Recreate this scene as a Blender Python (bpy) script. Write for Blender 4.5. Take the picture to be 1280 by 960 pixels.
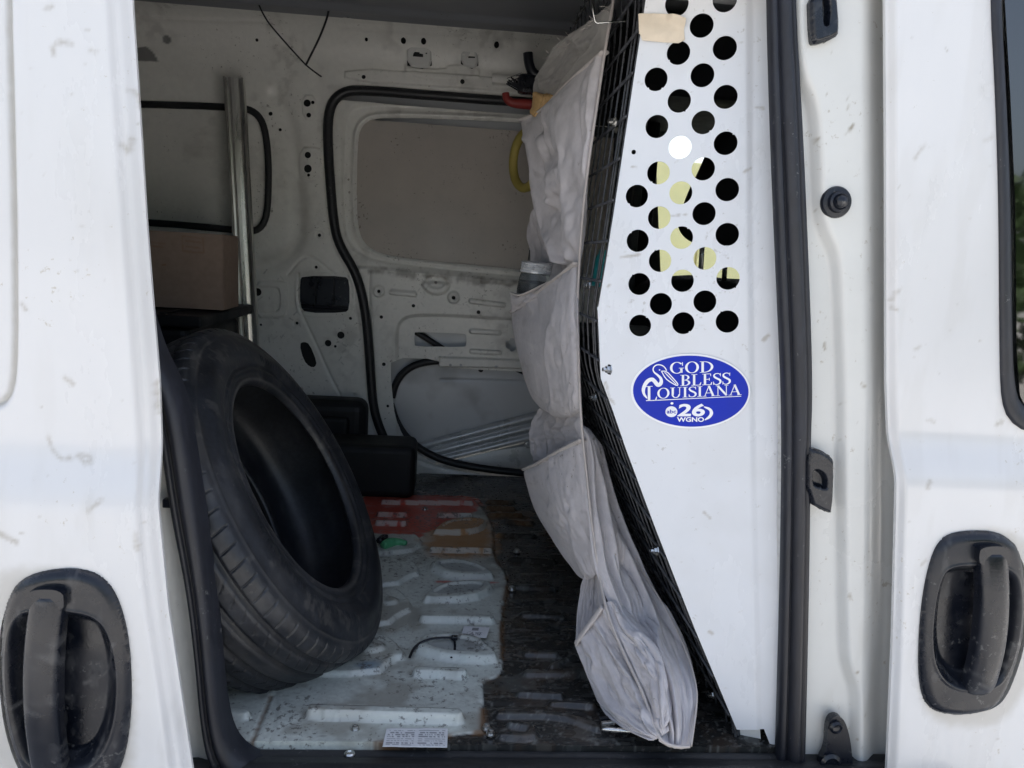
import bpy, math, random
import numpy as np
from mathutils import Matrix, Vector
R_ = math.radians
random.seed(7); rng = np.random.default_rng(7)
scene = bpy.context.scene
for o in list(bpy.data.objects): bpy.data.objects.remove(o)

# ---------------------------------------------------------------- camera
FOC = 961.0
CAM = np.array([0.0, -1.10, 1.266]); YAW, PITCH, ROLL = R_(4.7), -math.atan(155/961), R_(3.4)
fwd = np.array([math.sin(YAW)*math.cos(PITCH), math.cos(YAW)*math.cos(PITCH), math.sin(PITCH)])
_r0 = np.array([math.cos(YAW), -math.sin(YAW), 0.0]); _u0 = np.cross(_r0, fwd)
rgt = _r0*math.cos(ROLL)+_u0*math.sin(ROLL); upv = _u0*math.cos(ROLL)-_r0*math.sin(ROLL)
cd = bpy.data.cameras.new('camera'); cam = bpy.data.objects.new('camera', cd); scene.collection.objects.link(cam)
cd.sensor_width = 36.0; cd.lens = 36.0*FOC/1280; cd.clip_start = 0.02; cd.clip_end = 500
m = Matrix.Identity(4)
for i in range(3):
    m[i][0], m[i][1], m[i][2], m[i][3] = rgt[i], upv[i], -fwd[i], CAM[i]
cam.matrix_world = m
scene.camera = cam

# ---------------------------------------------------------------- light
SUN_EL, SUN_AZ = 60.0, 20.0      # sun stands beyond the van, the open side is in shade
w = bpy.data.worlds.new('World'); scene.world = w; w.use_nodes = True
nt = w.node_tree; bg = nt.nodes['Background']
sky = nt.nodes.new('ShaderNodeTexSky'); sky.sky_type = 'NISHITA'; sky.sun_disc = False
sky.sun_elevation = R_(SUN_EL); sky.sun_rotation = R_(SUN_AZ); sky.dust_density = 4.0; sky.ozone_density = 0.6; sky.air_density = 1.0
hsv = nt.nodes.new('ShaderNodeHueSaturation'); hsv.inputs['Saturation'].default_value = .80
nt.links.new(sky.outputs[0], hsv.inputs['Color']); nt.links.new(hsv.outputs[0], bg.inputs[0]); bg.inputs[1].default_value = 0.15
sl = bpy.data.lights.new('sun', 'SUN'); sl.energy = 5.0; sl.angle = R_(0.6); sl.color = (1, .965, .92)
so = bpy.data.objects.new('sun', sl); scene.collection.objects.link(so)
sd = Vector((math.sin(R_(SUN_AZ))*math.cos(R_(SUN_EL)), math.cos(R_(SUN_AZ))*math.cos(R_(SUN_EL)), math.sin(R_(SUN_EL))))
so.rotation_euler = (sd).to_track_quat('Z', 'Y').to_euler()
vs_ = scene.view_settings; vs_.view_transform = 'Standard'; vs_.look = 'None'; vs_.gamma = 1; vs_.exposure = 1.25
scene.cycles.max_bounces = 10; scene.cycles.diffuse_bounces = 6

# ---------------------------------------------------------------- helpers
def ray(px, py): return fwd*FOC+rgt*(px-640)+upv*(480-py)
def hit(px, py, O, N):
    d = ray(px, py); return CAM+d*(np.dot(np.subtract(O, CAM), N)/np.dot(d, N))
def atY(px, py, Y): return hit(px, py, (0, Y, 0), (0, 1, 0))
def atZ(px, py, Z): return hit(px, py, (0, 0, Z), (0, 0, 1))
COL = scene.collection
def tag(o, label=None, cat=None, group=None, kind=None):
    if label: o['label'] = label
    if cat: o['category'] = cat
    if group: o['group'] = group
    if kind: o['kind'] = kind
    return o
def link(name, me, mat=None, parent=None, loc=None):
    o = bpy.data.objects.new(name, me); COL.objects.link(o)
    if mat is not None:
        me.materials.clear()
        for mm in (mat if isinstance(mat, (list, tuple)) else [mat]): me.materials.append(mm)
    if parent is not None:
        o.parent = parent; o.matrix_parent_inverse = Matrix.Translation(-Vector(parent_loc(parent)))
    return o
def parent_loc(p):
    v = Vector((0, 0, 0))
    while p is not None: v += Vector(p.location); p = p.parent
    return v
def empty(name, loc, label, cat, group=None):
    o = bpy.data.objects.new(name, None); COL.objects.link(o); o.location = loc; o.empty_display_size = .05
    return tag(o, label, cat, group)
def mesh(name, V, F, mat, parent=None, smooth=True, attrs=None, midx=None):
    me = bpy.data.meshes.new(name)
    V = np.asarray(V, dtype=np.float64)
    if isinstance(F, np.ndarray) and F.ndim == 2:
        n, k = F.shape
        me.vertices.add(len(V)); me.vertices.foreach_set('co', V.astype(np.float32).ravel())
        me.loops.add(n*k); me.loops.foreach_set('vertex_index', F.astype(np.int32).ravel())
        me.polygons.add(n); me.polygons.foreach_set('loop_start', np.arange(0, n*k, k, dtype=np.int32))
        me.polygons.foreach_set('loop_total', np.full(n, k, dtype=np.int32))
        me.update(calc_edges=True)
    else:
        me.from_pydata([tuple(v) for v in V], [], [tuple(int(i) for i in f) for f in F])
    me.validate()
    if smooth: me.polygons.foreach_set('use_smooth', np.ones(len(me.polygons), dtype=bool))
    if midx is not None and len(midx) == len(me.polygons): me.polygons.foreach_set('material_index', np.asarray(midx, dtype=np.int32))
    for k, a in (attrs or {}).items():
        at = me.attributes.new(k, 'FLOAT', 'POINT'); at.data.foreach_set('value', np.asarray(a, dtype=np.float32))
    return link(name, me, mat, parent)

def noise2(x, y, seed=0):            # value noise, numpy
    xi = np.floor(x).astype(np.int64); yi = np.floor(y).astype(np.int64); fx = x-xi; fy = y-yi
    def h(a, b):
        n = (a*374761393+b*668265263+seed*982451653) & 0x7fffffff
        n = ((n ^ (n >> 13))*1274126177) & 0x7fffffff
        return ((n ^ (n >> 16)) & 0xffff)/65535.0
    fx = fx*fx*(3-2*fx); fy = fy*fy*(3-2*fy)
    return (h(xi, yi)*(1-fx)+h(xi+1, yi)*fx)*(1-fy)+(h(xi, yi+1)*(1-fx)+h(xi+1, yi+1)*fx)*fy
def fbm(x, y, s, seed=0, o=4):
    t = 0; a = .5; x = x*s; y = y*s
    for i in range(o): t = t+a*noise2(x, y, seed+i); x = x*2.03; y = y*2.03; a *= .5
    return t/(1-.5**o)
def chaikin(p, k=2, closed=True):
    p = np.asarray(p, float)
    for _ in range(k):
        if closed:
            q = np.roll(p, -1, 0); p = np.stack([p*.75+q*.25, p*.25+q*.75], 1).reshape(-1, p.shape[1])
        else:
            q = p[1:]; a = p[:-1]; mid = np.stack([a*.75+q*.25, a*.25+q*.75], 1).reshape(-1, p.shape[1])
            p = np.vstack([p[:1], mid, p[-1:]])
    return p
def resample(p, n):
    p = np.asarray(p, float); d = np.r_[0, np.cumsum(np.linalg.norm(np.diff(p, axis=0), axis=1))]
    t = np.linspace(0, d[-1], n); return np.stack([np.interp(t, d, p[:, i]) for i in range(p.shape[1])], 1)
def segdist(X, Y, p, closed):
    P = np.asarray(p); n = len(P); best = np.full(X.shape, 1e9); ins = np.zeros(X.shape, bool)
    for i in range(n if closed else n-1):
        a = P[i]; b = P[(i+1) % n]; e = b-a; L = e@e+1e-18
        t = np.clip(((X-a[0])*e[0]+(Y-a[1])*e[1])/L, 0, 1)
        best = np.minimum(best, (X-a[0]-t*e[0])**2+(Y-a[1]-t*e[1])**2)
        if closed and a[1] != b[1]:
            c = ((a[1] > Y) != (b[1] > Y)) & (X < (b[0]-a[0])*(Y-a[1])/(b[1]-a[1])+a[0]); ins ^= c
    best = np.sqrt(best)
    return np.where(ins, -best, best) if closed else best
def sm(x): x = np.clip(x, 0, 1); return x*x*(3-2*x)

class Panel:
    """sheet metal: a relief grid on a plane; shapes are given as image points cast on to the plane"""
    def __init__(s, O, U, V, us, vs):
        s.O, s.U, s.V = [np.asarray(a, float) for a in (O, U, V)]; s.N = np.cross(s.U, s.V)
        s.us, s.vs = np.asarray(us), np.asarray(vs)
        s.uu, s.vv = np.meshgrid(us, vs, indexing='ij'); s.h = np.zeros_like(s.uu); s.d = np.full_like(s.uu, 1e3); s.at = {}; s.sh = 0.0
    def follow(s, edge, last=True):
        # slide the grid rows so that its last (or first) column runs along the edge
        e = s.uv(edge); e = e[np.argsort(e[:, 1])]; off = np.interp(s.vs, e[:, 1], e[:, 0]); k = np.ones(9)/9
        off = np.convolve(np.pad(off, 4, 'edge'), k, 'valid')-(s.us[-1] if last else s.us[0]); s.uu = s.us[:, None]+off[None, :]; s.sh = np.gradient(off, s.vs)[None, :]
    def win(s, lo, hi):
        a = np.where((s.uu.max(1) >= lo[0]) & (s.uu.min(1) <= hi[0]))[0]; j0, j1 = np.searchsorted(s.vs, [lo[1], hi[1]])
        return (a[0], a[-1]+1, j0, j1) if len(a) else (0, 0, 0, 0)
    def uv(s, pts):
        out = []
        for p in pts:
            q = hit(p[0], p[1], s.O, s.N)-s.O; out.append((q@s.U, q@s.V))
        return np.array(out)
    def sd(s, pts, closed=True, k=2, m=.03, raw=False):
        p = np.asarray(pts, float) if raw else s.uv(pts)
        if k: p = chaikin(p, k, closed)
        lo, hi = p.min(0)-m, p.max(0)+m
        i0, i1, j0, j1 = s.win(lo, hi)
        D = np.full(s.uu.shape, m*1.5)
        if i1 > i0 and j1 > j0: D[i0:i1, j0:j1] = segdist(s.uu[i0:i1, j0:j1], s.vv[i0:i1, j0:j1], p, closed)
        return D
    def circ(s, px, py, r, sx=1.0):
        c = s.uv([(px, py)])[0]; e = s.uv([(px+r, py)])[0]; rr = np.linalg.norm(e-c)
        return np.stack([c[0]+rr*sx*np.cos(np.linspace(0, 6.283, 21)[:-1]), c[1]+rr*np.sin(np.linspace(0, 6.283, 21)[:-1])], 1)
    def bump(s, pts, dep, bev=.006, k=2, raw=False):
        s.h += dep*sm(-s.sd(pts, k=k, raw=raw)/bev)
    def bumpc(s, px, py, r, dep, bev=.004, sx=1.0): s.bump(s.circ(px, py, r, sx), dep, bev, 0, True)
    def rib(s, pts, hw, dep, k=1):
        d = s.sd(pts, False, k, m=hw*2+.01); s.h += dep*sm((hw-d)/(hw*.42))
    def groove(s, pts, hw, dep, k=2, closed=False):
        d = np.abs(s.sd(pts, closed, k, m=hw*3.2)); s.h -= dep*np.exp(-(d/hw)**2)
    def step(s, pts, dep, w, k=2): s.h += dep*sm(.5-s.sd(pts, k=k, m=.5)/w)
    def hole(s, pts, k=2, raw=False): s.d = np.minimum(s.d, s.sd(pts, k=k, raw=raw))
    def holec(s, px, py, r, sx=1.0): s.hole(s.circ(px, py, r*1.0, sx), 0, True)
    def clip(s, pts, k=2): s.d = np.minimum(s.d, -s.sd(pts, k=k, m=3.0))
    def paint(s, name, pts, rough=.006, ns=60, k=1, closed=True, w=0, soft=.002, amt=1.0, raw=False):
        p = np.asarray(pts, float) if raw else s.uv(pts)
        if k: p = chaikin(p, k, closed)
        mg = w+rough*1.5+soft*2+.002; lo, hi = p.min(0)-mg, p.max(0)+mg
        i0, i1, j0, j1 = s.win(lo, hi)
        if name not in s.at: s.at[name] = np.zeros_like(s.uu)
        if i1 <= i0 or j1 <= j0: return
        uu, vv = s.uu[i0:i1, j0:j1], s.vv[i0:i1, j0:j1]
        d = segdist(uu, vv, p, closed)-w+rough*(fbm(uu, vv, ns, len(name)+len(pts))-.5)*2
        s.at[name][i0:i1, j0:j1] = np.maximum(s.at[name][i0:i1, j0:j1], amt*sm(.5-d/soft*.5))
    def build(s, name, mat, parent=None, thick=.004):
        uu, vv, h = s.uu.copy(), s.vv.copy(), s.h
        du = np.gradient(s.us)[:, None]; dv = np.gradient(s.vs)[None, :]
        gu = np.gradient(s.d, s.us, axis=0); gv = np.gradient(s.d, s.vs, axis=1)-gu*s.sh; g2 = gu**2+gv**2
        near = (np.abs(s.d) < .62*np.maximum(du, dv)) & (g2 > .3)
        f = np.where(near, s.d/np.maximum(g2, .3), 0)
        uu -= np.clip(f*gu, -.7*du, .7*du); vv -= np.clip(f*gv, -.7*dv, .7*dv)
        V = s.O+uu[..., None]*s.U+vv[..., None]*s.V+h[..., None]*s.N; V = V.reshape(-1, 3)
        nu, nv = uu.shape; idx = np.arange(nu*nv).reshape(nu, nv)
        F = np.stack([idx[:-1, :-1], idx[1:, :-1], idx[1:, 1:], idx[:-1, 1:]], -1).reshape(-1, 4)
        dn = np.where(near, 0, s.d)
        dm = (dn[:-1, :-1]+dn[1:, :-1]+dn[1:, 1:]+dn[:-1, 1:]).ravel()
        F = F[dm > 1e-9]
        E = np.stack([F, np.roll(F, -1, 1)], -1).reshape(-1, 2); key = np.sort(E, 1); key = key[:, 0].astype(np.int64)*(nu*nv)+key[:, 1]
        un, inv, cnt = np.unique(key, return_inverse=True, return_counts=True); B = E[cnt[inv] == 1]
        at = {k: v.ravel() for k, v in s.at.items()}
        if thick and len(B):
            nV = len(V); bi = np.unique(B); mp = np.zeros(nV, int); mp[bi] = np.arange(len(bi))
            top = V[bi]; bot = V[bi]-thick*s.N; V = np.vstack([V, top, bot])
            a = nV+mp[B[:, 0]]; b = nV+mp[B[:, 1]]; n = len(bi)
            F = np.vstack([F, np.stack([b, a, a+n, b+n], 1)])
            at = {k: np.r_[v, v[bi], v[bi]] for k, v in at.items()}
        use = np.unique(F); mp = np.zeros(len(V), int); mp[use] = np.arange(len(use))
        return mesh(name, V[use], mp[F], mat, parent, attrs={k: v[use] for k, v in at.items()})

def ribbon(name, L, Rr, O, N, prof, mat, parent=None, n=80, k=2, off=0.0):
    O, N = np.asarray(O, float), np.asarray(N, float)
    l = resample(chaikin([hit(x, y, O, N) for x, y in L], k, False), n); r = resample(chaikin([hit(x, y, O, N) for x, y in Rr], k, False), n)
    V = []; m_ = len(prof)
    for i in range(n):
        for t, h in prof: V.append(l[i]*(1-t)+r[i]*t+N*(h+off))
    F = [(i*m_+j, (i+1)*m_+j, (i+1)*m_+j+1, i*m_+j+1) for i in range(n-1) for j in range(m_-1)]
    return mesh(name, V, np.array(F), mat, parent)

def tube(name, path, rad, mat, parent=None, ns=8, k=2, sq=None, closed=False):
    p = chaikin(np.asarray(path, float), k, closed) if k else np.asarray(path, float)
    n = len(p); T = np.gradient(p, axis=0) if not closed else np.roll(p, -1, 0)-np.roll(p, 1, 0); T /= np.linalg.norm(T, axis=1)[:, None]+1e-12
    up = np.array([0, 1, 0.01]) if abs(T[0][1]) < .9 else np.array([1, 0, 0.01]); V = []
    rads = np.interp(np.linspace(0, 1, n), np.linspace(0, 1, len(rad)), rad) if hasattr(rad, '__len__') else np.full(n, rad)
    a = np.cross(T[0], up)
    for i in range(n):
        a = a-T[i]*(a@T[i]); a /= np.linalg.norm(a)+1e-12; b = np.cross(T[i], a)
        for j in range(ns):
            th = 2*math.pi*j/ns; V.append(p[i]+rads[i]*(a*math.cos(th)*(sq or 1)+b*math.sin(th)))
    F = [(i*ns+j, i*ns+(j+1) % ns, ((i+1) % n)*ns+(j+1) % ns, ((i+1) % n)*ns+j) for i in range(n if closed else n-1) for j in range(ns)]
    if not closed: F += [tuple(range(ns))[::-1], tuple(range((n-1)*ns, n*ns))]
    return mesh(name, V, F, mat, parent)

def frame_of(ax, hint=(0, 0, 1)):
    ax = np.asarray(ax, float); ax = ax/np.linalg.norm(ax); e = np.cross(hint, ax)
    if np.linalg.norm(e) < 1e-3: e = np.cross((0, 1, 0), ax)
    e /= np.linalg.norm(e); return e, np.cross(ax, e), ax
def lathe(name, prof, c, ax, mat, parent=None, n=32, sq=1.0):
    e, g, a = frame_of(ax); c = np.asarray(c, float); V = []; m_ = len(prof)
    for i in range(n):
        t = 2*math.pi*i/n
        for r, z in prof: V.append(c+a*z+r*(e*math.cos(t)*sq+g*math.sin(t)))
    F = [(i*m_+j, ((i+1) % n)*m_+j, ((i+1) % n)*m_+j+1, i*m_+j+1) for i in range(n) for j in range(m_-1)]
    F += [tuple(i*m_ for i in range(n))[::-1], tuple(i*m_+m_-1 for i in range(n))]
    o = mesh(name, V, F, mat, parent)
    md = o.modifiers.new('edges', 'EDGE_SPLIT'); md.split_angle = R_(38)
    return o
def box(name, c, size, mat, parent=None, rot=(0, 0, 0), bev=.003, seg=2):
    import bmesh
    bm = bmesh.new(); bmesh.ops.create_cube(bm, size=1)
    for v in bm.verts: v.co = Vector((v.co.x*size[0], v.co.y*size[1], v.co.z*size[2]))
    if bev: bmesh.ops.bevel(bm, geom=list(bm.edges), offset=bev, segments=seg, profile=.5, affect='EDGES')
    from mathutils import Euler
    M = Matrix.Translation(Vector(c)) @ Euler(rot).to_matrix().to_4x4(); bm.transform(M)
    me = bpy.data.meshes.new(name); bm.to_mesh(me); bm.free()
    for p in me.polygons: p.use_smooth = False
    return link(name, me, mat, parent)
def prism(name, pts, O, N, depth, mat, parent=None, k=0, lift=0.0):
    """outline (image points on a plane) given a real thickness along -N"""
    O, N = np.asarray(O, float), np.asarray(N, float)
    p = np.array([hit(x, y, O, N) for x, y in pts]); p = chaikin(p, k) if k else p
    n = len(p); V = np.vstack([p+N*lift, p+N*(lift-depth)])
    F = [tuple(range(n)), tuple(range(2*n-1, n-1, -1))]+[(i, i+n, (i+1) % n+n, (i+1) % n) for i in range(n)]
    return mesh(name, V, F, mat, parent, smooth=False)

# ---------------------------------------------------------------- materials
def mat(name, col, rough=.5, metal=0.0, var=.12, vs=6.0, bump=0.0, bs=120.0, masks=(), speck=0.0, spcol=(.12, .1, .08), spec=.5, coat=0.0, stretch=None, rvar=.15, fine=0.0):
    M = bpy.data.materials.new(name); M.use_nodes = True; N = M.node_tree.nodes; L = M.node_tree.links; b = N['Principled BSDF']
    b.inputs['Roughness'].default_value = rough; b.inputs['Metallic'].default_value = metal; b.inputs['Specular IOR Level'].default_value = spec
    b.inputs['Coat Weight'].default_value = coat; b.inputs['Coat Roughness'].default_value = .12
    tc = N.new('ShaderNodeTexCoord'); src = tc.outputs['Object']
    if stretch:
        mp = N.new('ShaderNodeMapping'); mp.inputs['Scale'].default_value = stretch; L.new(src, mp.inputs[0]); src = mp.outputs[0]
    n1 = N.new('ShaderNodeTexNoise'); n1.inputs['Scale'].default_value = vs; n1.inputs['Detail'].default_value = 8; n1.inputs['Roughness'].default_value = .62; L.new(src, n1.inputs['Vector'])
    rp = N.new('ShaderNodeMapRange'); rp.inputs[1].default_value = .3; rp.inputs[2].default_value = .7; rp.inputs[3].default_value = 1-var; rp.inputs[4].default_value = 1+var*.5; L.new(n1.outputs[0], rp.inputs[0])
    mx = N.new('ShaderNodeMix'); mx.data_type = 'RGBA'; mx.blend_type = 'MULTIPLY'; mx.inputs[0].default_value = 1; mx.inputs[6].default_value = (*col, 1); L.new(rp.outputs[0], mx.inputs[7])
    cur = mx.outputs[2]
    if fine:
        n4 = N.new('ShaderNodeTexNoise'); n4.inputs['Scale'].default_value = vs*14; n4.inputs['Detail'].default_value = 4; L.new(src, n4.inputs['Vector'])
        r4 = N.new('ShaderNodeMapRange'); r4.inputs[1].default_value = .35; r4.inputs[2].default_value = .65; r4.inputs[3].default_value = 1-fine; r4.inputs[4].default_value = 1+fine*.6; L.new(n4.outputs[0], r4.inputs[0])
        m4 = N.new('ShaderNodeMix'); m4.data_type = 'RGBA'; m4.blend_type = 'MULTIPLY'; m4.inputs[0].default_value = 1; L.new(cur, m4.inputs[6]); L.new(r4.outputs[0], m4.inputs[7]); cur = m4.outputs[2]
    def over(fac, c):
        nonlocal cur
        q = N.new('ShaderNodeMix'); q.data_type = 'RGBA'; L.new(fac, q.inputs[0]); L.new(cur, q.inputs[6]); q.inputs[7].default_value = (*c, 1); cur = q.outputs[2]
    for an, c in masks:
        a = N.new('ShaderNodeAttribute'); a.attribute_name = an; over(a.outputs['Fac'], c)
    if speck:
        n2 = N.new('ShaderNodeTexNoise'); n2.inputs['Scale'].default_value = 90; n2.inputs['Detail'].default_value = 5; n2.inputs['Roughness'].default_value = .7; L.new(tc.outputs['Object'], n2.inputs['Vector'])
        n3 = N.new('ShaderNodeTexNoise'); n3.inputs['Scale'].default_value = 7; L.new(tc.outputs['Object'], n3.inputs['Vector'])
        ad = N.new('ShaderNodeMath'); ad.operation = 'MULTIPLY_ADD'; L.new(n3.outputs[0], ad.inputs[0]); ad.inputs[1].default_value = .35; L.new(n2.outputs[0], ad.inputs[2])
        r2 = N.new('ShaderNodeMapRange'); r2.inputs[1].default_value = .87-.16*speck; r2.inputs[2].default_value = .92-.14*speck; r2.inputs[4].default_value = .75; L.new(ad.outputs[0], r2.inputs[0])
        over(r2.outputs[0], spcol)
    L.new(cur, b.inputs['Base Color'])
    rr = N.new('ShaderNodeMapRange'); rr.inputs[1].default_value = .3; rr.inputs[2].default_value = .7; rr.inputs[3].default_value = max(.03, rough-rvar); rr.inputs[4].default_value = min(1, rough+rvar); L.new(n1.outputs[0], rr.inputs[0]); L.new(rr.outputs[0], b.inputs['Roughness'])
    if bump:
        nb = N.new('ShaderNodeTexNoise'); nb.inputs['Scale'].default_value = bs; nb.inputs['Detail'].default_value = 5; L.new(src, nb.inputs['Vector'])
        bp = N.new('ShaderNodeBump'); bp.inputs['Strength'].default_value = bump; bp.inputs['Distance'].default_value = .002; L.new(nb.outputs[0], bp.inputs['Height']); L.new(bp.outputs[0], b.inputs['Normal'])
    return M
DIRTM = (('grime', (.36, .33, .27)), ('scratch', (.28, .24, .18)))
M_ext = mat('white_exterior_paint', (.66, .655, .65), .28, var=.05, vs=3.5, coat=.35, masks=DIRTM, speck=.18, spcol=(.45, .41, .34), bump=.02, bs=40, stretch=(1, 1, .35))
M_jamb = mat('white_jamb_paint', (.66, .66, .635), .34, var=.07, vs=5, coat=.2, masks=DIRTM, speck=.3, spcol=(.4, .36, .3))
M_int = mat('dusty_interior_paint', (.80, .79, .74), .36, var=.05, vs=5, masks=(('grime', (.22, .2, .17)), ('scratch', (.12, .12, .12)), ('plate', (.30, .32, .34))), speck=.25, spcol=(.2, .18, .15), bump=.02, bs=60, fine=.03)
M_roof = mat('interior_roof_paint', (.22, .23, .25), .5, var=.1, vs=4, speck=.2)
M_blank = mat('brown_hardboard_blank', (.47, .43, .385), .5, var=.14, vs=5, speck=.35, bump=.04, bs=80)
M_blank2 = mat('grey_window_blank', (.44, .44, .44), .5, var=.1, vs=3, speck=.25)
M_skin = mat('outer_skin_inside', (.58, .60, .62), .38, var=.06, vs=3, masks=(('grime', (.2, .2, .2)),), metal=.15)
M_bar = mat('galvanised_reinforcement', (.58, .59, .59), .30, metal=.2, var=.12, vs=9, fine=.05)
M_rub = mat('black_rubber_seal', (.018, .019, .022), .48, var=.4, vs=12, speck=.12, spcol=(.1, .1, .1), bump=.06, bs=200, fine=.2)
M_rub2 = mat('grey_worn_rubber', (.014, .016, .024), .5, var=.35, vs=10, fine=.25, stretch=(1, 1, .2), speck=.2, spcol=(.13, .13, .13))
M_tyre = mat('tyre_rubber', (.015, .0175, .023), .48, var=.5, vs=9, speck=.2, spcol=(.07, .065, .06), bump=.15, bs=160, fine=.3, masks=(('dust', (.075, .072, .068)),), rvar=.12)
M_plas = mat('black_plastic', (.007, .009, .015), .30, var=.3, vs=14, speck=.3, spcol=(.10, .10, .10), bump=.08, bs=300, masks=(('scuff', (.13, .13, .13)),), rvar=.2)
M_tote = mat('black_tote_plastic', (.007, .008, .010), .6, var=.3, vs=8, speck=.25, spcol=(.05, .05, .05), bump=.1)
M_card = mat('corrugated_cardboard', (.38, .28, .22), .85, var=.14, vs=5, fine=.06, masks=(('print', (.30, .17, .11)),), bump=.1, bs=90, spec=.15)
M_tan = mat('tan_leather', (.56, .36, .16), .6, var=.2, vs=30, bump=.2)
M_tape = mat('masking_tape', (.70, .60, .47), .7, var=.12, vs=25, bump=.15, bs=200)
M_pan = mat('white_powder_coat', (.68, .695, .72), .30, var=.045, vs=4, coat=.15, speck=.22, spcol=(.45, .44, .42), masks=DIRTM, stretch=(1, 1, .4))
M_wire = mat('black_coated_wire', (.06, .062, .068), .28, var=.3, vs=40)
M_steel = mat('zinc_bolt', (.62, .62, .60), .28, metal=1, var=.2, vs=60)
M_alu = mat('brushed_aluminium', (.68, .66, .62), .30, metal=.9, var=.18, vs=14, stretch=(1, 1, .1), fine=.1)
M_floor = mat('painted_floor_metal', (.57, .60, .545), .40, var=.16, vs=9, speck=.75, spcol=(.10, .09, .08), bump=.12, bs=120, fine=.1, rvar=.15,
    masks=(('dust', (.27, .26, .22)), ('wear', (.20, .22, .24)), ('black', (.017, .0165, .016)), ('bluish', (.10, .22, .34)), ('orange', (.46, .22, .07)), ('red', (.55, .06, .03)), ('edge', (.60, .61, .56)), ('rust', (.15, .08, .035)), ('scuffs', (.09, .085, .075))))
_n = M_floor.node_tree.nodes; _l = M_floor.node_tree.links; _b = _n['Principled BSDF']; _src = _b.inputs['Roughness'].links[0].from_socket
_a = _n.new('ShaderNodeAttribute'); _a.attribute_name = 'black'; _m = _n.new('ShaderNodeMix'); _l.new(_a.outputs['Fac'], _m.inputs[0]); _l.new(_src, _m.inputs[2]); _m.inputs[3].default_value = .27; _l.new(_m.outputs[0], _b.inputs['Roughness'])
M_sill = mat('black_sill_plastic', (.022, .023, .025), .42, var=.3, vs=10, speck=.35, spcol=(.10, .1, .1), stretch=(.3, 1, 1), fine=.2)
M_dark = mat('dark_seat_fabric', (.010, .011, .013), .9, var=.3, vs=20, spec=.2)
M_trim = mat('dark_cab_trim', (.035, .042, .042), .6, var=.2, vs=8)
M_yell = mat('pale_yellow_siding', (.88, .80, .40), .8, var=.08, vs=6)
M_lid = mat('jar_lid_metal', (.74, .75, .76), .32, metal=.2, var=.15, vs=50)
M_nuts = mat('jar_contents', (.05, .035, .03), .6, var=.5, vs=60)
M_yring = mat('yellow_tape_roll', (.46, .37, .09), .55, var=.2, vs=20)
M_redp = mat('red_plastic', (.30, .035, .03), .45, var=.2, vs=20)
M_green = mat('green_plastic', (.10, .42, .20), .4, var=.3, vs=40)
M_teal = mat('teal_plastic', (.02, .26, .27), .35, var=.2, vs=20)
M_paper = mat('paper_label', (.70, .70, .70), .6, var=.06, vs=20, masks=(('ink', (.12, .12, .13)),))
M_blue = mat('blue_vinyl', (.010, .030, .42), .5, var=.1, vs=20, spec=.2)
M_whitev = mat('white_vinyl', (.84, .84, .86), .35, var=.03)
M_ground = mat('concrete_ground', (.44, .43, .41), .9, var=.18, vs=.8, fine=.1, bump=.3, bs=20)
def cloth_mat(name, col):
    M = mat(name, col, .92, var=.16, vs=7, speck=.15, spcol=(.20, .17, .14), spec=.15, fine=.05, masks=(('stain', (.20, .18, .17)),))
    N = M.node_tree.nodes; L = M.node_tree.links; b = N['Principled BSDF']; b.inputs['Sheen Weight'].default_value = .25
    tc = N.new('ShaderNodeTexCoord'); ws = []
    for ax in ('Y', 'Z'):
        wv = N.new('ShaderNodeTexWave'); wv.bands_direction = ax; wv.inputs['Scale'].default_value = 260; wv.inputs['Distortion'].default_value = .6; L.new(tc.outputs['Object'], wv.inputs['Vector']); ws.append(wv)
    ad = N.new('ShaderNodeMath'); ad.operation = 'ADD'; L.new(ws[0].outputs['Fac'], ad.inputs[0]); L.new(ws[1].outputs['Fac'], ad.inputs[1])
    bp = N.new('ShaderNodeBump'); bp.inputs['Strength'].default_value = .25; bp.inputs['Distance'].default_value = .0008; L.new(ad.outputs[0], bp.inputs['Height']); L.new(bp.outputs[0], b.inputs['Normal'])
    return M
M_cloth = cloth_mat('grey_mauve_canvas', (.54, .51, .515)); M_bind = cloth_mat('canvas_binding', (.55, .50, .47)); M_mesh_cloth = cloth_mat('frayed_inner_cloth', (.36, .345, .32))
def glass_mat():
    M = bpy.data.materials.new('tinted_window_glass'); M.use_nodes = True; N = M.node_tree.nodes; L = M.node_tree.links; N.remove(N['Principled BSDF'])
    g = N.new('ShaderNodeBsdfGlossy'); g.inputs['Roughness'].default_value = .03; t = N.new('ShaderNodeBsdfTransparent'); t.inputs[0].default_value = (.30, .36, .36, 1)
    fr = N.new('ShaderNodeFresnel'); fr.inputs[0].default_value = 2.3; mx = N.new('ShaderNodeMixShader')
    L.new(fr.outputs[0], mx.inputs[0]); L.new(t.outputs[0], mx.inputs[1]); L.new(g.outputs[0], mx.inputs[2]); L.new(mx.outputs[0], N['Material Output'].inputs[0]); return M
M_glass = glass_mat()
def jar_mat():
    M = bpy.data.materials.new('jar_glass'); M.use_nodes = True; b = M.node_tree.nodes['Principled BSDF']
    b.inputs['Base Color'].default_value = (.8, .85, .85, 1); b.inputs['Roughness'].default_value = .05; b.inputs['Transmission Weight'].default_value = .9; b.inputs['IOR'].default_value = 1.3; return M
M_jar = jar_mat()

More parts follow.
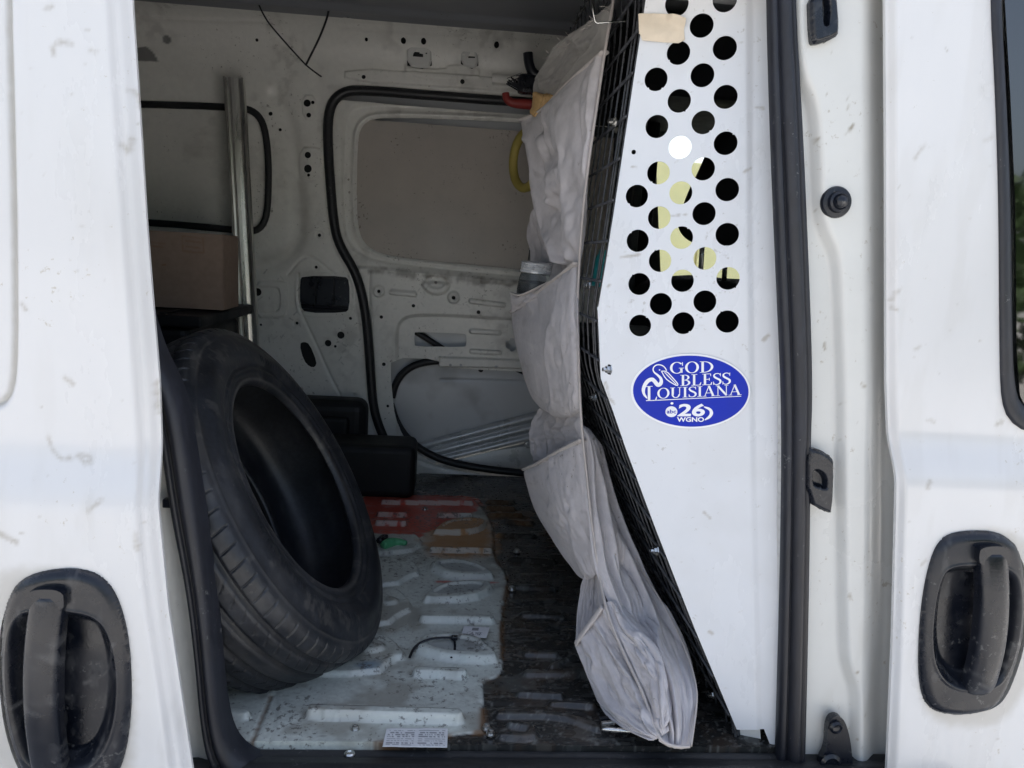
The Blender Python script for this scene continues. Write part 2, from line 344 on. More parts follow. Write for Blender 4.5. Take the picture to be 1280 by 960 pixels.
X1, Y1, Z1 = np.eye(3)
FZ = .55                                 # cargo floor height
WY = 1.38                                # far wall
ZC = atY(250, 24, WY)[2]+.01             # ceiling height
print('ceiling', ZC, 'sill', atZ(600, 935, FZ), 'fardoor', atY(560, 592, WY), 'left', atY(172, 300, WY), 'mesh', atY(747, 385, .32))
van = empty('van', (0, 0, 0), 'white cargo van seen through its open side door, dusty bare metal cargo bay', 'van')

# ---------------------------------------------------------------- setting
gv = [(-60, -60, 0), (60, -60, 0), (60, 60, 0), (-60, 60, 0)]
tag(mesh('ground', gv, np.array([[0, 1, 2, 3]]), M_ground), kind='structure')
bl = empty('building', (2.2, 5.0, 0), 'pale yellow board sided wall seen through the punched holes beyond the van', 'building')
hv = []; rr = np.random.default_rng(3)
for i in range(5200):
    x, z = rr.uniform(1, 16), 2.5*rr.random()**.8; y = -9.5+rr.normal()*.35+.3*math.sin(x*2.1); a_ = rr.normal(size=3)*.11; b2 = rr.normal(size=3)*.11
    z *= 1+.12*math.sin(x*1.7)+.08*math.sin(x*4.3); p_ = np.array([x, y, z]); hv += [p_, p_+a_, p_+a_+b2, p_+b2]
hd_ = mesh('hedge', hv, np.arange(len(hv)).reshape(-1, 4), mat('hedge_leaves', (.06, .11, .035), .6, var=.5, vs=3), smooth=False)
tag(hd_, 'green hedge mirrored in the front door window', 'hedge', kind='stuff')
topz = atY(850, 202, 5.0)[2]
for i in range(14):
    box('board', (-.4+i*.42, 5.0+.01*(i % 2), topz/2), (.405, .05, topz), M_yell, bl, bev=.006)
box('backing_wall', (2.3, 5.06, topz/2-.01), (6.2, .06, topz-.02), M_yell, bl)

# ---------------------------------------------------------------- exterior doors
HOL = [(70, 709), (115, 711), (142, 732), (158, 775), (165, 830), (165, 890), (158, 940), (145, 975), (120, 990), (60, 990), (30, 965), (12, 915), (4, 860), (3, 800), (8, 755), (25, 722)]
HOR = [(1190, 664), (1240, 662), (1265, 675), (1277, 700), (1279, 750), (1276, 800), (1262, 845), (1248, 875), (1230, 888), (1195, 893), (1165, 888), (1152, 872), (1147, 840), (1148, 790), (1153, 740), (1162, 700), (1172, 677)]
def shrink(p, f):
    c = np.mean(p, 0); return [tuple(c+(np.array(q)-c)*f) for q in p]
def body_profile(vv, z0, z1, dep): return dep*sm((z1-vv)/(z1-z0))
# left: the sliding door pushed back
YD = -.17
pn = Panel((0, YD, 0), X1, Z1, np.arange(-.92, -.26, .0022), np.arange(.30, 1.86, .003))
edge = [(160, -260), (164, -100), (166, 0), (175, 125), (185, 280), (194, 390), (202, 480), (207, 630), (220, 760), (235, 860), (250, 960), (268, 1060), (300, 1250)]
edge = [(x-11, y) for x, y in edge]
pn.follow(edge)
zc0 = atY(80, 545, YD)[2]; zc1 = atY(80, 640, YD)[2]
pn.h += body_profile(pn.vv, zc1, zc0, .018)
inner = [(136, -260), (139, -100), (141, 0), (151, 150), (164, 320), (176, 480), (182, 580), (192, 720), (214, 860), (227, 960), (250, 1100), (280, 1300)]
inner = [(x-5, y) for x, y in inner]
fl = pn.sd(inner+[(400, 1300), (400, -300)], k=1, m=.1)
pn.h -= .010*sm(.5-fl/.010)
pn.h += .0012*(fbm(pn.uu, pn.vv, 5, 51, 3)-.5)*2
pn.groove(inner, .003, .002, 1)
pn.h -= .012*sm(1-pn.sd(edge, False, 1, m=.02)/.012)
seam = [(8, -300), (9, 0), (13, 120), (17, 300), (18, 440), (14, 488), (0, 508), (-60, 520), (-400, 522)]
pn.groove(seam, .0035, .006, 2)
pn.h -= .004*sm(.5-pn.sd(seam+[(-500, -300)], k=1, m=.05)/.008)
for p, wd in [([(66, 60), (70, 54), (80, 52), (89, 55)], .0016), ([(66, 62), (67, 66)], .0018), ([(113, 63), (120, 66)], .0012), ([(58, 10), (64, 9)], .0018), ([(60, 545), (66, 560), (76, 572), (90, 572), (104, 567)], .0015), ([(102, 571), (112, 568), (118, 575), (108, 577), (103, 571)], .0022), ([(120, 632), (134, 620)], .0016), ([(4, 658), (16, 663), (30, 670)], .0035), ([(155, 110), (162, 108), (165, 128)], .0014), ([(150, 180), (156, 190), (158, 170)], .0018), ([(28, 380), (33, 388)], .0012), ([(80, 472), (92, 480)], .0016), ([(118, 720), (122, 726)], .0014), ([(177, 660), (179, 680)], .0018), ([(188, 480), (190, 520)], .0016)]:
    pn.paint('scratch', p, .0030, 300, 1, False, wd*.75, .004, .62)
for i in range(34):
    x, y = random.uniform(25, 190), random.uniform(0, 940); a = random.uniform(-.6, .6); l = random.uniform(1, 7)
    pn.paint('scratch', [(x, y), (x+l*math.cos(a), y+l*math.sin(a))], .001, 300, 0, False, .0004, .0012, random.uniform(.2, .6))
for p in ([(10, 705), (80, 702), (145, 720), (172, 800), (176, 900), (170, 980), (120, 1000), (60, 1000), (0, 960), (-6, 820), (0, 730)],):
    pn.paint('grime', p, .006, 90, 2, soft=.012, amt=.5)
pn.at['grime'] = np.maximum(pn.at['grime'], .16*sm((fbm(pn.uu*1.5, pn.vv*.5, 22, 5)-.52)/.25)*sm((zc0+.06-pn.vv)/.2)+.06*sm((fbm(pn.uu*2, pn.vv*.3, 18, 9)-.5)/.25))
pn.paint('grime', seam, .001, 100, 1, False, .0035, .003, .6)
pn.hole(shrink(HOL, .93), 2)
sdoor = pn.build('sliding_door', M_ext, van, .005)
box('door_core', (-.92, YD+.075, 1.06), (.6, .05, 1.5), M_jamb, sdoor, bev=.01)

def handle(outline, bowl, grip, cap, YP, parent, scuffs):
    p = np.array([atY(x, y, YP) for x, y in outline]); lo = p.min(0)-.004; hi = p.max(0)+.004
    q = Panel((0, YP, 0), X1, Z1, np.arange(lo[0], hi[0], .0016), np.arange(lo[2], hi[2], .0016))
    q.clip(outline, 2); de = -q.sd(outline, k=2, m=.4)
    q.h += .011*np.sqrt(np.clip(1-(1-np.clip(de/.013, 0, 1))**2, 0, 1))+.003*sm(de/.05)
    db = -q.sd(bowl, k=3, m=.4); q.h -= .026*sm(db/.022)*1.0
    q.h += .0012*sm(1-np.abs(db)/.0025)
    for s_ in scuffs: q.paint('scuff', s_, .004, 160, 1, False, .0006, .004, .6)
    q.at['scuff'] = np.maximum(q.at.get('scuff', 0), .22*sm((fbm(q.uu*1.4, q.vv*.7, 60, 3)-.58)/.2))
    q.build('handle_surround', M_plas, parent, .01)
    nrm = (0, -1, 0)
    L = resample(chaikin([atY(a, y, YP) for a, b, y in grip], 2, False), 40); Rr = resample(chaikin([atY(b, y, YP) for a, b, y in grip], 2, False), 40)
    prof = [(0, -.014), (0, -.002), (.03, .003), (.12, .0065), (.35, .0085), (.65, .0085), (.88, .0065), (.97, .003), (1, -.002), (1, -.014)]
    V = []; at = []
    for i in range(40):
        t = i/39; arch = .014+.011*math.sin(math.pi*min(1, t*1.1))**.8-.016*max(0, (t-.88)/.12)**2
        for s_, h in prof: V.append(L[i]*(1-s_)+Rr[i]*s_+np.array(nrm)*(h+arch)); at.append(.0)
    V = np.array(V); m_ = len(prof)
    F = [(i*m_+j, (i+1)*m_+j, (i+1)*m_+j+1, i*m_+j+1) for i in range(39) for j in range(m_-1)]+[tuple(range(m_)), tuple(range(39*m_, 40*m_))]
    sc = .35*sm((fbm(V[:, 0], V[:, 2], 38, 4)-.56)/.15)*sm((fbm(V[:, 0], V[:, 2], 150, 14)-.4)/.2)
    mesh('handle_grip', V, F, M_plas, parent, attrs={'scuff': sc})
    c = prism('grip_hinge_cover', cap, (0, YP, 0), (0, -1, 0), .02, M_plas, parent, k=2, lift=.023)
    return q
YH = YD-.018
handle([(70, 709), (115, 711), (142, 732), (158, 775), (165, 830), (165, 890), (158, 940), (145, 975), (120, 990), (60, 990), (30, 965), (12, 915), (4, 860), (3, 800), (8, 755), (25, 722)],
       [(40, 757), (88, 755), (130, 765), (147, 800), (153, 850), (148, 905), (130, 945), (100, 960), (40, 957), (18, 900), (12, 840), (14, 790), (25, 765)],
       [(47, 90, 736), (43, 87, 790), (43, 86, 880), (48, 88, 955), (50, 88, 975)], [(48, 727), (90, 727), (92, 745), (90, 752), (46, 752), (44, 742)], YH, sdoor,
       [[(60, 800), (66, 818), (80, 822)], [(100, 860), (130, 850), (146, 800)], [(50, 930), (80, 950)], [(20, 880), (60, 870), (80, 880)], [(140, 890), (120, 950)]])

# right: pillar, then the front door
YJ = -.06
pj = Panel((0, YJ, 0), X1, Z1, np.arange(.40, .86, .0022), np.arange(.30, 1.86, .004))
pj.clip([(984, -600), (1250, -600), (1250, 1500), (975, 1500)], 0)
foldL = [(986, -300), (988, 0), (992, 90), (1011, 128), (1016, 175), (1019, 270), (1028, 295), (1041, 322), (1044, 400), (1047, 480), (1048, 640), (1050, 810), (1056, 835), (1066, 862), (1066, 980), (1066, 1300)]
pj.h += .0010*(fbm(pj.uu, pj.vv, 8, 53, 3)-.5)*2
pj.h += .016*sm(.5-pj.sd(foldL+[(1400, 1300), (1400, -300)], k=2, m=.3)/.016)
foldR = [(1088, -300), (1089, 300), (1092, 480), (1092, 700), (1086, 960), (1084, 1300)]
pj.h -= .024*sm(.5-pj.sd(foldR+[(1400, 1300), (1400, -300)], k=1, m=.3)/.05)
for p, wd in [([(1055, 164), (1058, 160)], .0025), ([(1016, 177), (1018, 175)], .0015), ([(1052, 138), (1053, 136)], .0012), ([(1030, 430), (1031, 436)], .0012), ([(1064, 832), (1065, 834)], .0015), ([(1070, 479), (1074, 481)], .0015), ([(1055, 738), (1056, 742)], .0012)]:
    pj.paint('scratch', p, .002, 250, 0, False, wd, .002, .9)
for i in range(26):
    x, y = random.uniform(1015, 1085), random.uniform(0, 940); pj.paint('scratch', [(x, y), (x+random.uniform(-2, 2), y+random.uniform(1, 4))], .001, 300, 0, False, .0004, .001, random.uniform(.2, .7))
pj.at['grime'] = .16*sm((fbm(pj.uu*2, pj.vv*.5, 16, 2)-.5)/.3)*sm((1.3-pj.vv)/.5)+.10
pillar = pj.build('door_pillar', M_jamb, van, .02)

# seal of the opening, right side: ribbed double lip
sealprof = [(0, -.004), (0, .004), (.05, .011), (.16, .014), (.25, .012), (.28, .006), (.31, .012), (.40, .017), (.55, .021), (.68, .020), (.74, .014), (.77, .018), (.9, .015), (.97, .008), (1, .0), (1, -.006)]
ribbon('door_seal', [(955, -300), (957, 0), (963, 200), (972, 400), (977, 520), (975, 700), (968, 960), (960, 1150)], [(984, -300), (989, 0), (999, 150), (1008, 350), (1012, 480), (1009, 560), (1008, 700), (1003, 960), (996, 1150)], (0, YJ, 0), (0, -1, 0), sealprof, M_rub2, van, 120, off=.004)

nJ = (0, -1, 0)
def socket(out, inn, Y, dark=True):
    p = np.array([atY(x, y, Y) for x, y in out]); lo = p.min(0)-.004; hi = p.max(0)+.004
    q = Panel((0, Y, 0), X1, Z1, np.arange(lo[0], hi[0], .0014), np.arange(lo[2], hi[2], .0014)); q.clip(out, 1)
    q.h += .006*sm(-q.sd(out, k=1, m=.1)/.004); q.h -= .013*sm(-q.sd(inn, k=2, m=.1)/.004)
    q.at['scuff'] = .15*sm((fbm(q.uu, q.vv, 120, 3)-.6)/.2)
    return q.build('striker_socket', M_plas, pillar, .008)
socket([(1011, -12), (1045, -12), (1049, 40), (1043, 48), (1017, 57), (1013, 50)], [(1024, -6), (1036, -6), (1037, 30), (1033, 36), (1026, 34)], YJ-.024)
socket([(1008, 560), (1024, 561), (1040, 572), (1042, 580), (1040, 640), (1034, 641), (1008, 627)], [(1013, 582), (1032, 590), (1034, 612), (1024, 610), (1013, 606)], YJ-.022)
bc = atY(1044, 253, YJ-.014); br = np.linalg.norm(atY(1063, 253, YJ-.014)-bc)
lathe('rubber_buffer', [(0, 0), (br, 0), (br, .003), (br*.93, .006), (br*.68, .007), (br*.62, .013), (br*.5, .015), (br*.42, .014), (br*.36, .021), (br*.2, .024), (0, .025)], bc, (0, -1, 0), M_plas, pillar, 40)
q = prism('striker_bracket', [(1038, 893), (1050, 893), (1057, 906), (1062, 930), (1065, 975), (1060, 1000), (1020, 1000), (1022, 950), (1032, 932), (1032, 905)], (0, YJ-.018, 0), nJ, .012, M_plas, pillar, 2, .006)
for x, y, r in ((1044, 908, 8), (1037, 953, 13)):
    c = atY(x, y, YJ-.024); rr = np.linalg.norm(atY(x+r, y, YJ-.024)-c)
    lathe('bracket_bolt', [(0, 0), (rr, 0), (rr, .004), (rr*.7, .007), (rr*.55, .004), (0, .003)], c, nJ, M_plas, pillar, 24)

YF = -.10
pf = Panel((0, YF, 0), X1, Z1, np.arange(.46, .98, .0022), np.arange(.30, 1.86, .003))
fe = [(1110, -400), (1112, 0), (1113, 200), (1113, 480), (1117, 590), (1116, 640), (1112, 800), (1105, 960), (1095, 1300)]
pf.follow(fe, False)
z0 = atY(1180, 610, YF)[2]; z1 = atY(1180, 538, YF)[2]
pf.h += body_profile(pf.vv, z0, z1, .018)
pf.h -= .010*(1-sm(-pf.sd(fe+[(1900, 1300), (1900, -400)], k=1, m=.4)/.010))
win = [(1236, -400), (1238, 0), (1244, 100), (1249, 250), (1250, 440), (1252, 500), (1262, 525), (1285, 540), (1400, 552), (1900, 560), (1900, -400)]
pf.hole(win, 2)
for p, wd in [([(1144, 198), (1150, 188), (1155, 182)], .0016), ([(1232, 176), (1240, 170)], .0014), ([(1117, 375), (1120, 366), (1125, 362)], .0016), ([(1117, 384), (1121, 387)], .0016), ([(1150, 605), (1153, 598)], .003), ([(1143, 700), (1147, 695)], .0014), ([(1144, 437), (1150, 434)], .0012), ([(1160, 525), (1168, 527)], .0012), ([(1247, 530), (1252, 527)], .0028)]:
    pf.paint('scratch', p, .0028, 300, 0, False, wd*.75, .004, .55)
for i in range(30):
    x, y = random.uniform(1120, 1240), random.uniform(0, 940); a = random.uniform(-.9, .9); l = random.uniform(1, 8)
    pf.paint('scratch', [(x, y), (x+l*math.cos(a), y+l*math.sin(a))], .001, 300, 0, False, .0004, .0012, random.uniform(.15, .5))
pf.at['grime'] = .08*sm((fbm(pf.uu*2, pf.vv*.4, 20, 9)-.5)/.22)
pf.paint('grime', [(1190, 658), (1240, 655), (1270, 665), (1290, 700), (1290, 800), (1270, 860), (1240, 897), (1195, 902), (1150, 890), (1139, 840), (1142, 750), (1160, 680)], .005, 90, 2, soft=.010, amt=.5)
pf.paint('grime', [(1222, 105), (1232, 102), (1236, 118), (1226, 124)], .003, 120, 1, soft=.01, amt=.22)
pf.hole(shrink(HOR, .92), 2)
fdoor = pf.build('front_door', M_ext, van, .006)
ribbon('window_seal', [(1235, -400), (1237, 0), (1243, 100), (1248, 250), (1249, 440), (1251, 502), (1261, 527), (1285, 542), (1400, 554), (1700, 560)],
       [(1256, -400), (1258, 0), (1265, 120), (1271, 250), (1273, 440), (1277, 490), (1284, 508), (1300, 516), (1400, 524), (1700, 530)], (0, YF, 0), nJ, [(0, -.004), (0, .003), (.1, .006), (.45, .005), (.6, .001), (.8, -.004), (1, -.012)], M_rub2, fdoor, 90)
gl = [(1254, -400), (1256, 0), (1263, 120), (1269, 250), (1271, 440), (1275, 494), (1283, 511), (1300, 519), (1400, 527), (1750, 535), (1750, -400)]
prism('window_pane', gl, (0, YF+.010, 0), nJ, .004, M_glass, fdoor)
handle([(1190, 664), (1240, 662), (1265, 675), (1277, 700), (1279, 750), (1276, 800), (1262, 845), (1248, 875), (1230, 888), (1195, 893), (1165, 888), (1152, 872), (1147, 840), (1148, 790), (1153, 740), (1162, 700), (1172, 677)],
       [(1180, 703), (1215, 700), (1262, 705), (1272, 740), (1268, 790), (1255, 835), (1238, 856), (1190, 858), (1165, 838), (1158, 800), (1162, 750), (1170, 718)],
       [(1214, 1249, 684), (1212, 1247, 735), (1206, 1242, 800), (1200, 1235, 848), (1198, 1232, 868)], [(1213, 676), (1247, 675), (1251, 690), (1248, 700), (1212, 700), (1210, 688)], YF-.018, fdoor,
       [[(1225, 800), (1236, 790), (1234, 830)], [(1165, 820), (1190, 850)], [(1250, 830), (1262, 800)]])
box('door_core', (1.05, YF+.10, .72), (.5, .04, .8), M_trim, fdoor, bev=.01)

# left jamb strip and its seal
YL = -.085
pl = Panel((0, YL, 0), X1, Z1, np.arange(-1.25, -.25, .006), np.arange(.30, 1.86, .008))
pl.clip([(-900, -500), (118, -500), (136, 0), (156, 300), (206, 500), (230, 640), (255, 800), (270, 930), (285, 990), (285, 1500), (-900, 1500)], 1)
pl.groove([(207, 620), (222, 760), (240, 900), (246, 980)], .012, .008)
pl.build('rear_pillar', M_int, van, .03)
ribbon('door_seal', [(108, -500), (126, 0), (146, 300), (170, 420), (200, 520), (214, 630), (236, 735), (247, 830), (252, 890), (258, 930), (268, 962), (290, 1000), (330, 1040)],
       [(128, -500), (146, 0), (166, 300), (190, 420), (226, 490), (234, 530), (245, 600), (258, 690), (268, 770), (273, 830), (278, 880), (286, 920), (303, 944), (340, 960), (400, 966)], (0, YL, 0), nJ,
       [(0, -.02), (0, .002), (.08, .012), (.2, .016), (.32, .012), (.36, .008), (.42, .014), (.6, .02), (.8, .017), (.95, .008), (1, -.01), (1, -.03)], M_rub2, van, 130, off=.004)
b = atY(213, 626, YL); box('seal_clip', (b[0]+.003, YL-.008, b[2]), (.018, .012, .012), M_plas, van, bev=.002)

# sill under the opening
sx0, sx1 = -.62, .80
psl = Panel((0, -.17, FZ-.008), X1, Y1, np.arange(sx0, sx1, .004), np.arange(0, .112, .003))
psl.h += -.006+.006*sm((psl.vv-.02)/.02)-.003*np.exp(-((psl.vv-.100)/.005)**2)+.003*np.exp(-((psl.vv-.075)/.010)**2)
sill = psl.build('door_sill', M_sill, van, .06)
c = atZ(437, 943, FZ-.010); lathe('sill_screw', [(0, 0), (.008, 0), (.008, .002), (.006, .004), (.004, .004), (.003, .002), (0, .002)], c, (0, 0, 1), M_steel, sill, 16)
# body shell that closes the bay
box('rocker_panel', (.15, -.11, .34), (2.6, .10, .30), M_ext, van, bev=.01)
HZ = float(atY(980, -40, -.10)[2])
box('header_rail', (.15, -.02, (HZ+1.96)/2), (2.8, .15, 1.96-HZ), M_ext, van, bev=.01)
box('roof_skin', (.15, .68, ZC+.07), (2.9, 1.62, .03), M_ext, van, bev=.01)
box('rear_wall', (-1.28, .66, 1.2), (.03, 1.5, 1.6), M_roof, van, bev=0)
box('cab_front_block', (1.62, .78, 1.1), (.03, 1.6, 1.8), M_trim, van, bev=0)  # closed front added in place of a windscreen, keeps the cab dark

# ---------------------------------------------------------------- cargo floor
ys = np.concatenate([np.arange(-.056, .5, .0026), np.arange(.5, 1.39, .0042)])
pc = Panel((0, 0, FZ), X1, Y1, np.arange(-1.26, .62, .0030), ys)
W = [(-300, 940), (603, 939), (603, 858), (606, 852), (614, 850), (623, 845), (628, 834), (627, 815), (626, 780), (629, 757), (634, 735), (632, 718), (620, 702), (616, 685), (617, 665), (610, 645), (596, 628), (586, 622), (400, 616), (100, 612), (-300, 640)]
wd_ = pc.sd(W, k=1, m=3.0)
wn = wd_+.004*(fbm(pc.uu, pc.vv, 45, 1)-.5)
blk = sm(.5+wn/.003)
yfade = sm((pc.vv-.75)/.45)
pc.at['black'] = blk*(.985-.06*sm((fbm(pc.uu, pc.vv, 30, 6)-.55)/.2)-.05*sm((fbm(pc.uu*.4, pc.vv*3, 60, 16)-.6)/.15))
pc.h += .0035*sm(.5-wd_/.004)
pc.at['rust'] = np.clip(.9*np.exp(-(wd_/.006)**2)*sm((fbm(pc.uu, pc.vv, 40, 8)-.35)/.25), 0, 1)
pc.at['rust'] = np.maximum(pc.at['rust'], .75*sm((fbm(pc.uu, pc.vv, 14, 12)-.44)/.16)*np.exp(-((pc.vv-.95)/.20)**2)*blk)
H = .012
def rib2(a, b_, hw, dep=H): pc.rib([a, b_], hw, dep, 0)
rib2((392, 897), (570, 903), .0135, .016)
pc.h -= .004*sm(-(pc.sd([(392, 892), (572, 897)], False, 0, m=.03)-.005)/.003)
rib2((255, 893), (305, 899), .011, .010)
rib2((522, 846), (578, 848), .011, .013)
rib2((530, 778), (613, 780), .0105, .013)
rib2((540, 691), (612, 692), .008); rib2((480, 631), (588, 632), .009); rib2((474, 646), (506, 647), .008); rib2((549, 647), (587, 648), .008); rib2((472, 657), (505, 658), .008)
hexs = [[(540, 669), (555, 656), (589, 652), (611, 656), (604, 666), (585, 671), (542, 671)], [(530, 712), (555, 704), (592, 708), (618, 721), (618, 729), (560, 728)],
        [(527, 752), (547, 737), (581, 732), (614, 733), (618, 743), (592, 756), (529, 758)], [(517, 812), (532, 799), (566, 798), (600, 803), (617, 819), (624, 825), (622, 834), (559, 832), (519, 820)],
        [(400, 697), (510, 696), (531, 683), (520, 671), (500, 667), (400, 667)], [(400, 737), (495, 737), (512, 725), (529, 721), (515, 702), (400, 700)],
        [(400, 788), (484, 787), (499, 774), (519, 765), (505, 745), (490, 740), (400, 742)], [(330, 848), (471, 850), (491, 830), (510, 826), (495, 806), (470, 795), (330, 798)]]
for i, hx in enumerate(hexs):
    pc.bump(hx, .014 if i < 4 else .009, .008 if i < 4 else .006, 1)
    if i < 4:   # the dished top
        cx, cy = np.mean(hx, 0); pc.bump([((x-cx)*.72+cx, (y-cy)*.62+cy-1.5) for x, y in hx], -.005, .007, 1)
for x, y, r in ((486, 759, 14), (466, 817, 18), (492, 683, 17)): pc.bumpc(x, y, r, .007, .012, 1.0)
pc.groove([(339, 872), (326, 902), (313, 936)], .003, .003, 1)
pc.paint('rust', [(339, 872), (326, 902), (313, 936)], .003, 120, 1, False, .002, .004, .9)
for p in ([(345, 868), (343, 900), (336, 935)],): pc.groove(p, .004, .0015, 1)
# black side relief
for p, hw in ([[(658, 819), (694, 820)], .009], [[(660, 844), (735, 843)], .010], [[(690, 836), (725, 820)], .006], [[(625, 895), (700, 895), (746, 912)], .010], [[(628, 922), (664, 925), (668, 912), (640, 908)], .008],
              [[(612, 628), (640, 629)], .01], [[(612, 636), (640, 637)], .01], [[(636, 654), (664, 655)], .01], [[(625, 670), (665, 671)], .01], [[(612, 645), (650, 645)], .008], [[(690, 880), (740, 884)], .008], [[(650, 870), (700, 872)], .006], [[(640, 700), (690, 703)], .010], [[(642, 735), (690, 737)], .010], [[(655, 770), (700, 772)], .010]):
    dd_ = pc.sd(p, False, 1, m=hw*3); pc.h += .009*np.exp(-(dd_/hw)**4)
for p in ([(603, 880), (640, 881), (720, 878)], [(628, 790), (700, 786)], [(630, 757), (700, 752)]): pc.groove(p, .006, .004, 1)
pc.paint('red', [(440, 620), (520, 619), (594, 620), (604, 632), (592, 641), (572, 648), (560, 656), (534, 666), (522, 676), (440, 670)], .014, 40, 1, soft=.006, amt=.92)
pc.paint('red', [(548, 729), (575, 730), (622, 730)], .004, 80, 0, False, .0035, .004, .9)
pc.paint('orange', [(533, 660), (556, 651), (606, 650), (617, 668), (619, 696), (575, 700), (530, 694)], .02, 35, 1, soft=.03, amt=.92)
pc.paint('bluish', [(440, 838), (475, 833), (478, 842), (450, 847)], .010, 60, 1, soft=.012, amt=.5)
gh = np.hypot(np.gradient(pc.h, pc.us, axis=0), np.gradient(pc.h, pc.vs, axis=1)); gy = np.gradient(pc.h, pc.vs, axis=1)
pc.at['scuffs'] = .75*sm((gh-.25)/.5)*sm(-gy/.3)*sm((fbm(pc.uu, pc.vv, 70, 44)-.30)/.3)     # shade painted dark on the far slope of each pressing
pc.at['edge'] = .65*sm((gh-.3)/.4)*sm(gy/.4)*(1-blk)*sm((fbm(pc.uu, pc.vv, 60, 45)-.25)/.2)   # light painted pale on the near slopes of the pressings
pc.at['red'] *= .75+.25*sm((fbm(pc.uu, pc.vv, 50, 4)-.25)/.2)
pc.at['dust'] = .75*sm((fbm(pc.uu, pc.vv, 16, 21)-.48)/.2)*(1-blk)
pc.at['wear'] = np.zeros_like(pc.uu)
for x0, y0, x1, y1, hw in ((396, 893, 568, 897, .005), (524, 842, 575, 844, .0045), (532, 774, 611, 775, .005)):
    pc.paint('wear', [(x0, y0), (x1, y1)], .001, 100, 0, False, hw, .002, .75)  # darker bluish strips along the rib tops
for hx in hexs[1:4]:
    cx, cy = np.mean(hx, 0); pc.paint('wear', [((x-cx)*.75+cx, (y-cy)*.62+cy-1.5) for x, y in hx], .006, 60, 1, soft=.008, amt=.45)
for i in range(240):
    x, y = random.uniform(330, 620), random.uniform(640, 934)
    a = random.uniform(-.5, .5)+(random.random() < .3)*1.2; l = random.uniform(2, 13)
    pc.paint('scuffs', [(x, y), (x+l*math.cos(a), y+l*math.sin(a)*.6)], .0015, 200, 0, False, .0003, .0012, random.uniform(.3, .95))  # short dark scuff strokes, kept in the mask of the painted shade
for i in range(60):
    x, y = random.uniform(640, 760), random.uniform(760, 934); a = random.uniform(-.5, .5); l = random.uniform(4, 25)
    pc.paint('edge', [(x, y), (x+l*math.cos(a), y+l*math.sin(a)*.6)], .0015, 200, 0, False, .0003, .0012, random.uniform(.05, .2))
pc.at['dust'] = np.maximum(pc.at['dust'], .0)
pc.at['rust'] = np.maximum(pc.at['rust'], .12*blk*sm((fbm(pc.uu, pc.vv, 35, 71)-.50)/.2))
pc.at['edge'] = np.maximum(pc.at['edge'], .16*blk*sm((fbm(pc.uu, pc.vv, 170, 61)-.66)/.08))
pc.paint('dust', [(478, 760), (490, 755), (496, 764), (484, 770)], .003, 90, 1, amt=.8)
floor = pc.build('cargo_floor', M_floor, van, .02)
box('floor_pan', (.2, .68, FZ-.05), (2.9, 1.55, .03), M_sill, van, bev=0)
for x, y in ((444, 912), (608, 941-30), (613, 918), (531, 637), (646, 690), (640, 737)):
    c = atZ(x, y, FZ+.003); s_ = 1.0 if y > 800 else 1.3
    lathe('floor_bolt', [(0, 0), (.007*s_, 0), (.007*s_, .002), (.005*s_, .002), (.0048*s_, .007), (.003*s_, .0075), (.003*s_, .004), (0, .004)], c, (0, 0, 1), M_steel, floor, 12)

# ---------------------------------------------------------------- far side wall
nW = (0, -1, 0)
OPEN = [(790, 136), (690, 131), (560, 123), (450, 116), (428, 119), (414, 134), (410, 160), (413, 220), (418, 280), (424, 305), (445, 343), (455, 383), (461, 430), (464, 480), (468, 515), (478, 545), (492, 570), (515, 590), (560, 601), (640, 606), (790, 610)]
ps = Panel((0, WY, 0), X1, Z1, np.r_[np.arange(-1.26, -.66, .006), np.arange(-.66, -.29, .0017), np.arange(-.29, .50, .0036)], np.r_[np.arange(.50, .90, .004), np.arange(.90, ZC+.002, .0021)])
ps.hole(OPEN+[(850, 600), (850, 140)], 1)
ps.h += .10-np.sqrt(np.clip(.10**2-np.clip(ps.vv-(ZC-.10), 0, .0999)**2, 0, 1))
so_ = ps.sd(OPEN, False, 1, m=.08); ps.h += .006*sm(1-(so_-.012)/.012)
REARW = [(-200, 120), (170, 130), (300, 133), (322, 140), (332, 158), (337, 200), (336, 262), (330, 283), (318, 291), (290, 288), (183, 277), (-200, 262)]
ps.h -= .010*sm(.5-ps.sd(REARW, k=1, m=.1)/.012)
ps.groove([(345, 120), (362, 150), (370, 200), (374, 250), (376, 290), (366, 315), (345, 330), (318, 338), (250, 336)], .022, .012)
ps.groove([(395, 80), (398, 110), (400, 200)], .02, .004)
ps.bump([(373, 183), (398, 183), (403, 188), (403, 222), (397, 228), (378, 228), (372, 220)], .006, .006, 1)
ps.bump([(376, 118), (396, 118), (396, 150), (378, 150)], .003, .004, 1)
ps.bump([(316, 350), (352, 350), (361, 355), (361, 392), (354, 398), (316, 398)], .008, .006, 1); ps.bump([(316, 357), (345, 357), (352, 362), (352, 386), (345, 392), (316, 392)], -.006, .006, 1)
ps.groove([(360, 343), (373, 326), (386, 319), (400, 328), (418, 343)], .004, .004)
ps.groove([(373, 343), (372, 375), (378, 395), (395, 430), (410, 465), (428, 500), (436, 520)], .004, .005)
ps.groove([(440, 345), (449, 380), (455, 420), (458, 500)], .004, .003)
ps.bump([(368, 339), (436, 339), (444, 350), (444, 388), (436, 397), (378, 397), (368, 388)], .003, .004, 1)
VENT = [(378, 345), (431, 345), (437, 351), (437, 386), (431, 391), (382, 391), (375, 383), (375, 351)]
ps.hole(VENT, 1); ps.hole([(374, 430), (380, 427), (387, 430), (396, 452), (394, 459), (387, 459), (379, 450)], 1)
for x, y, r in ((410, 429, 1.2), (410, 419, 4), (438, 428, 4.5), (426, 429, 4)): pass
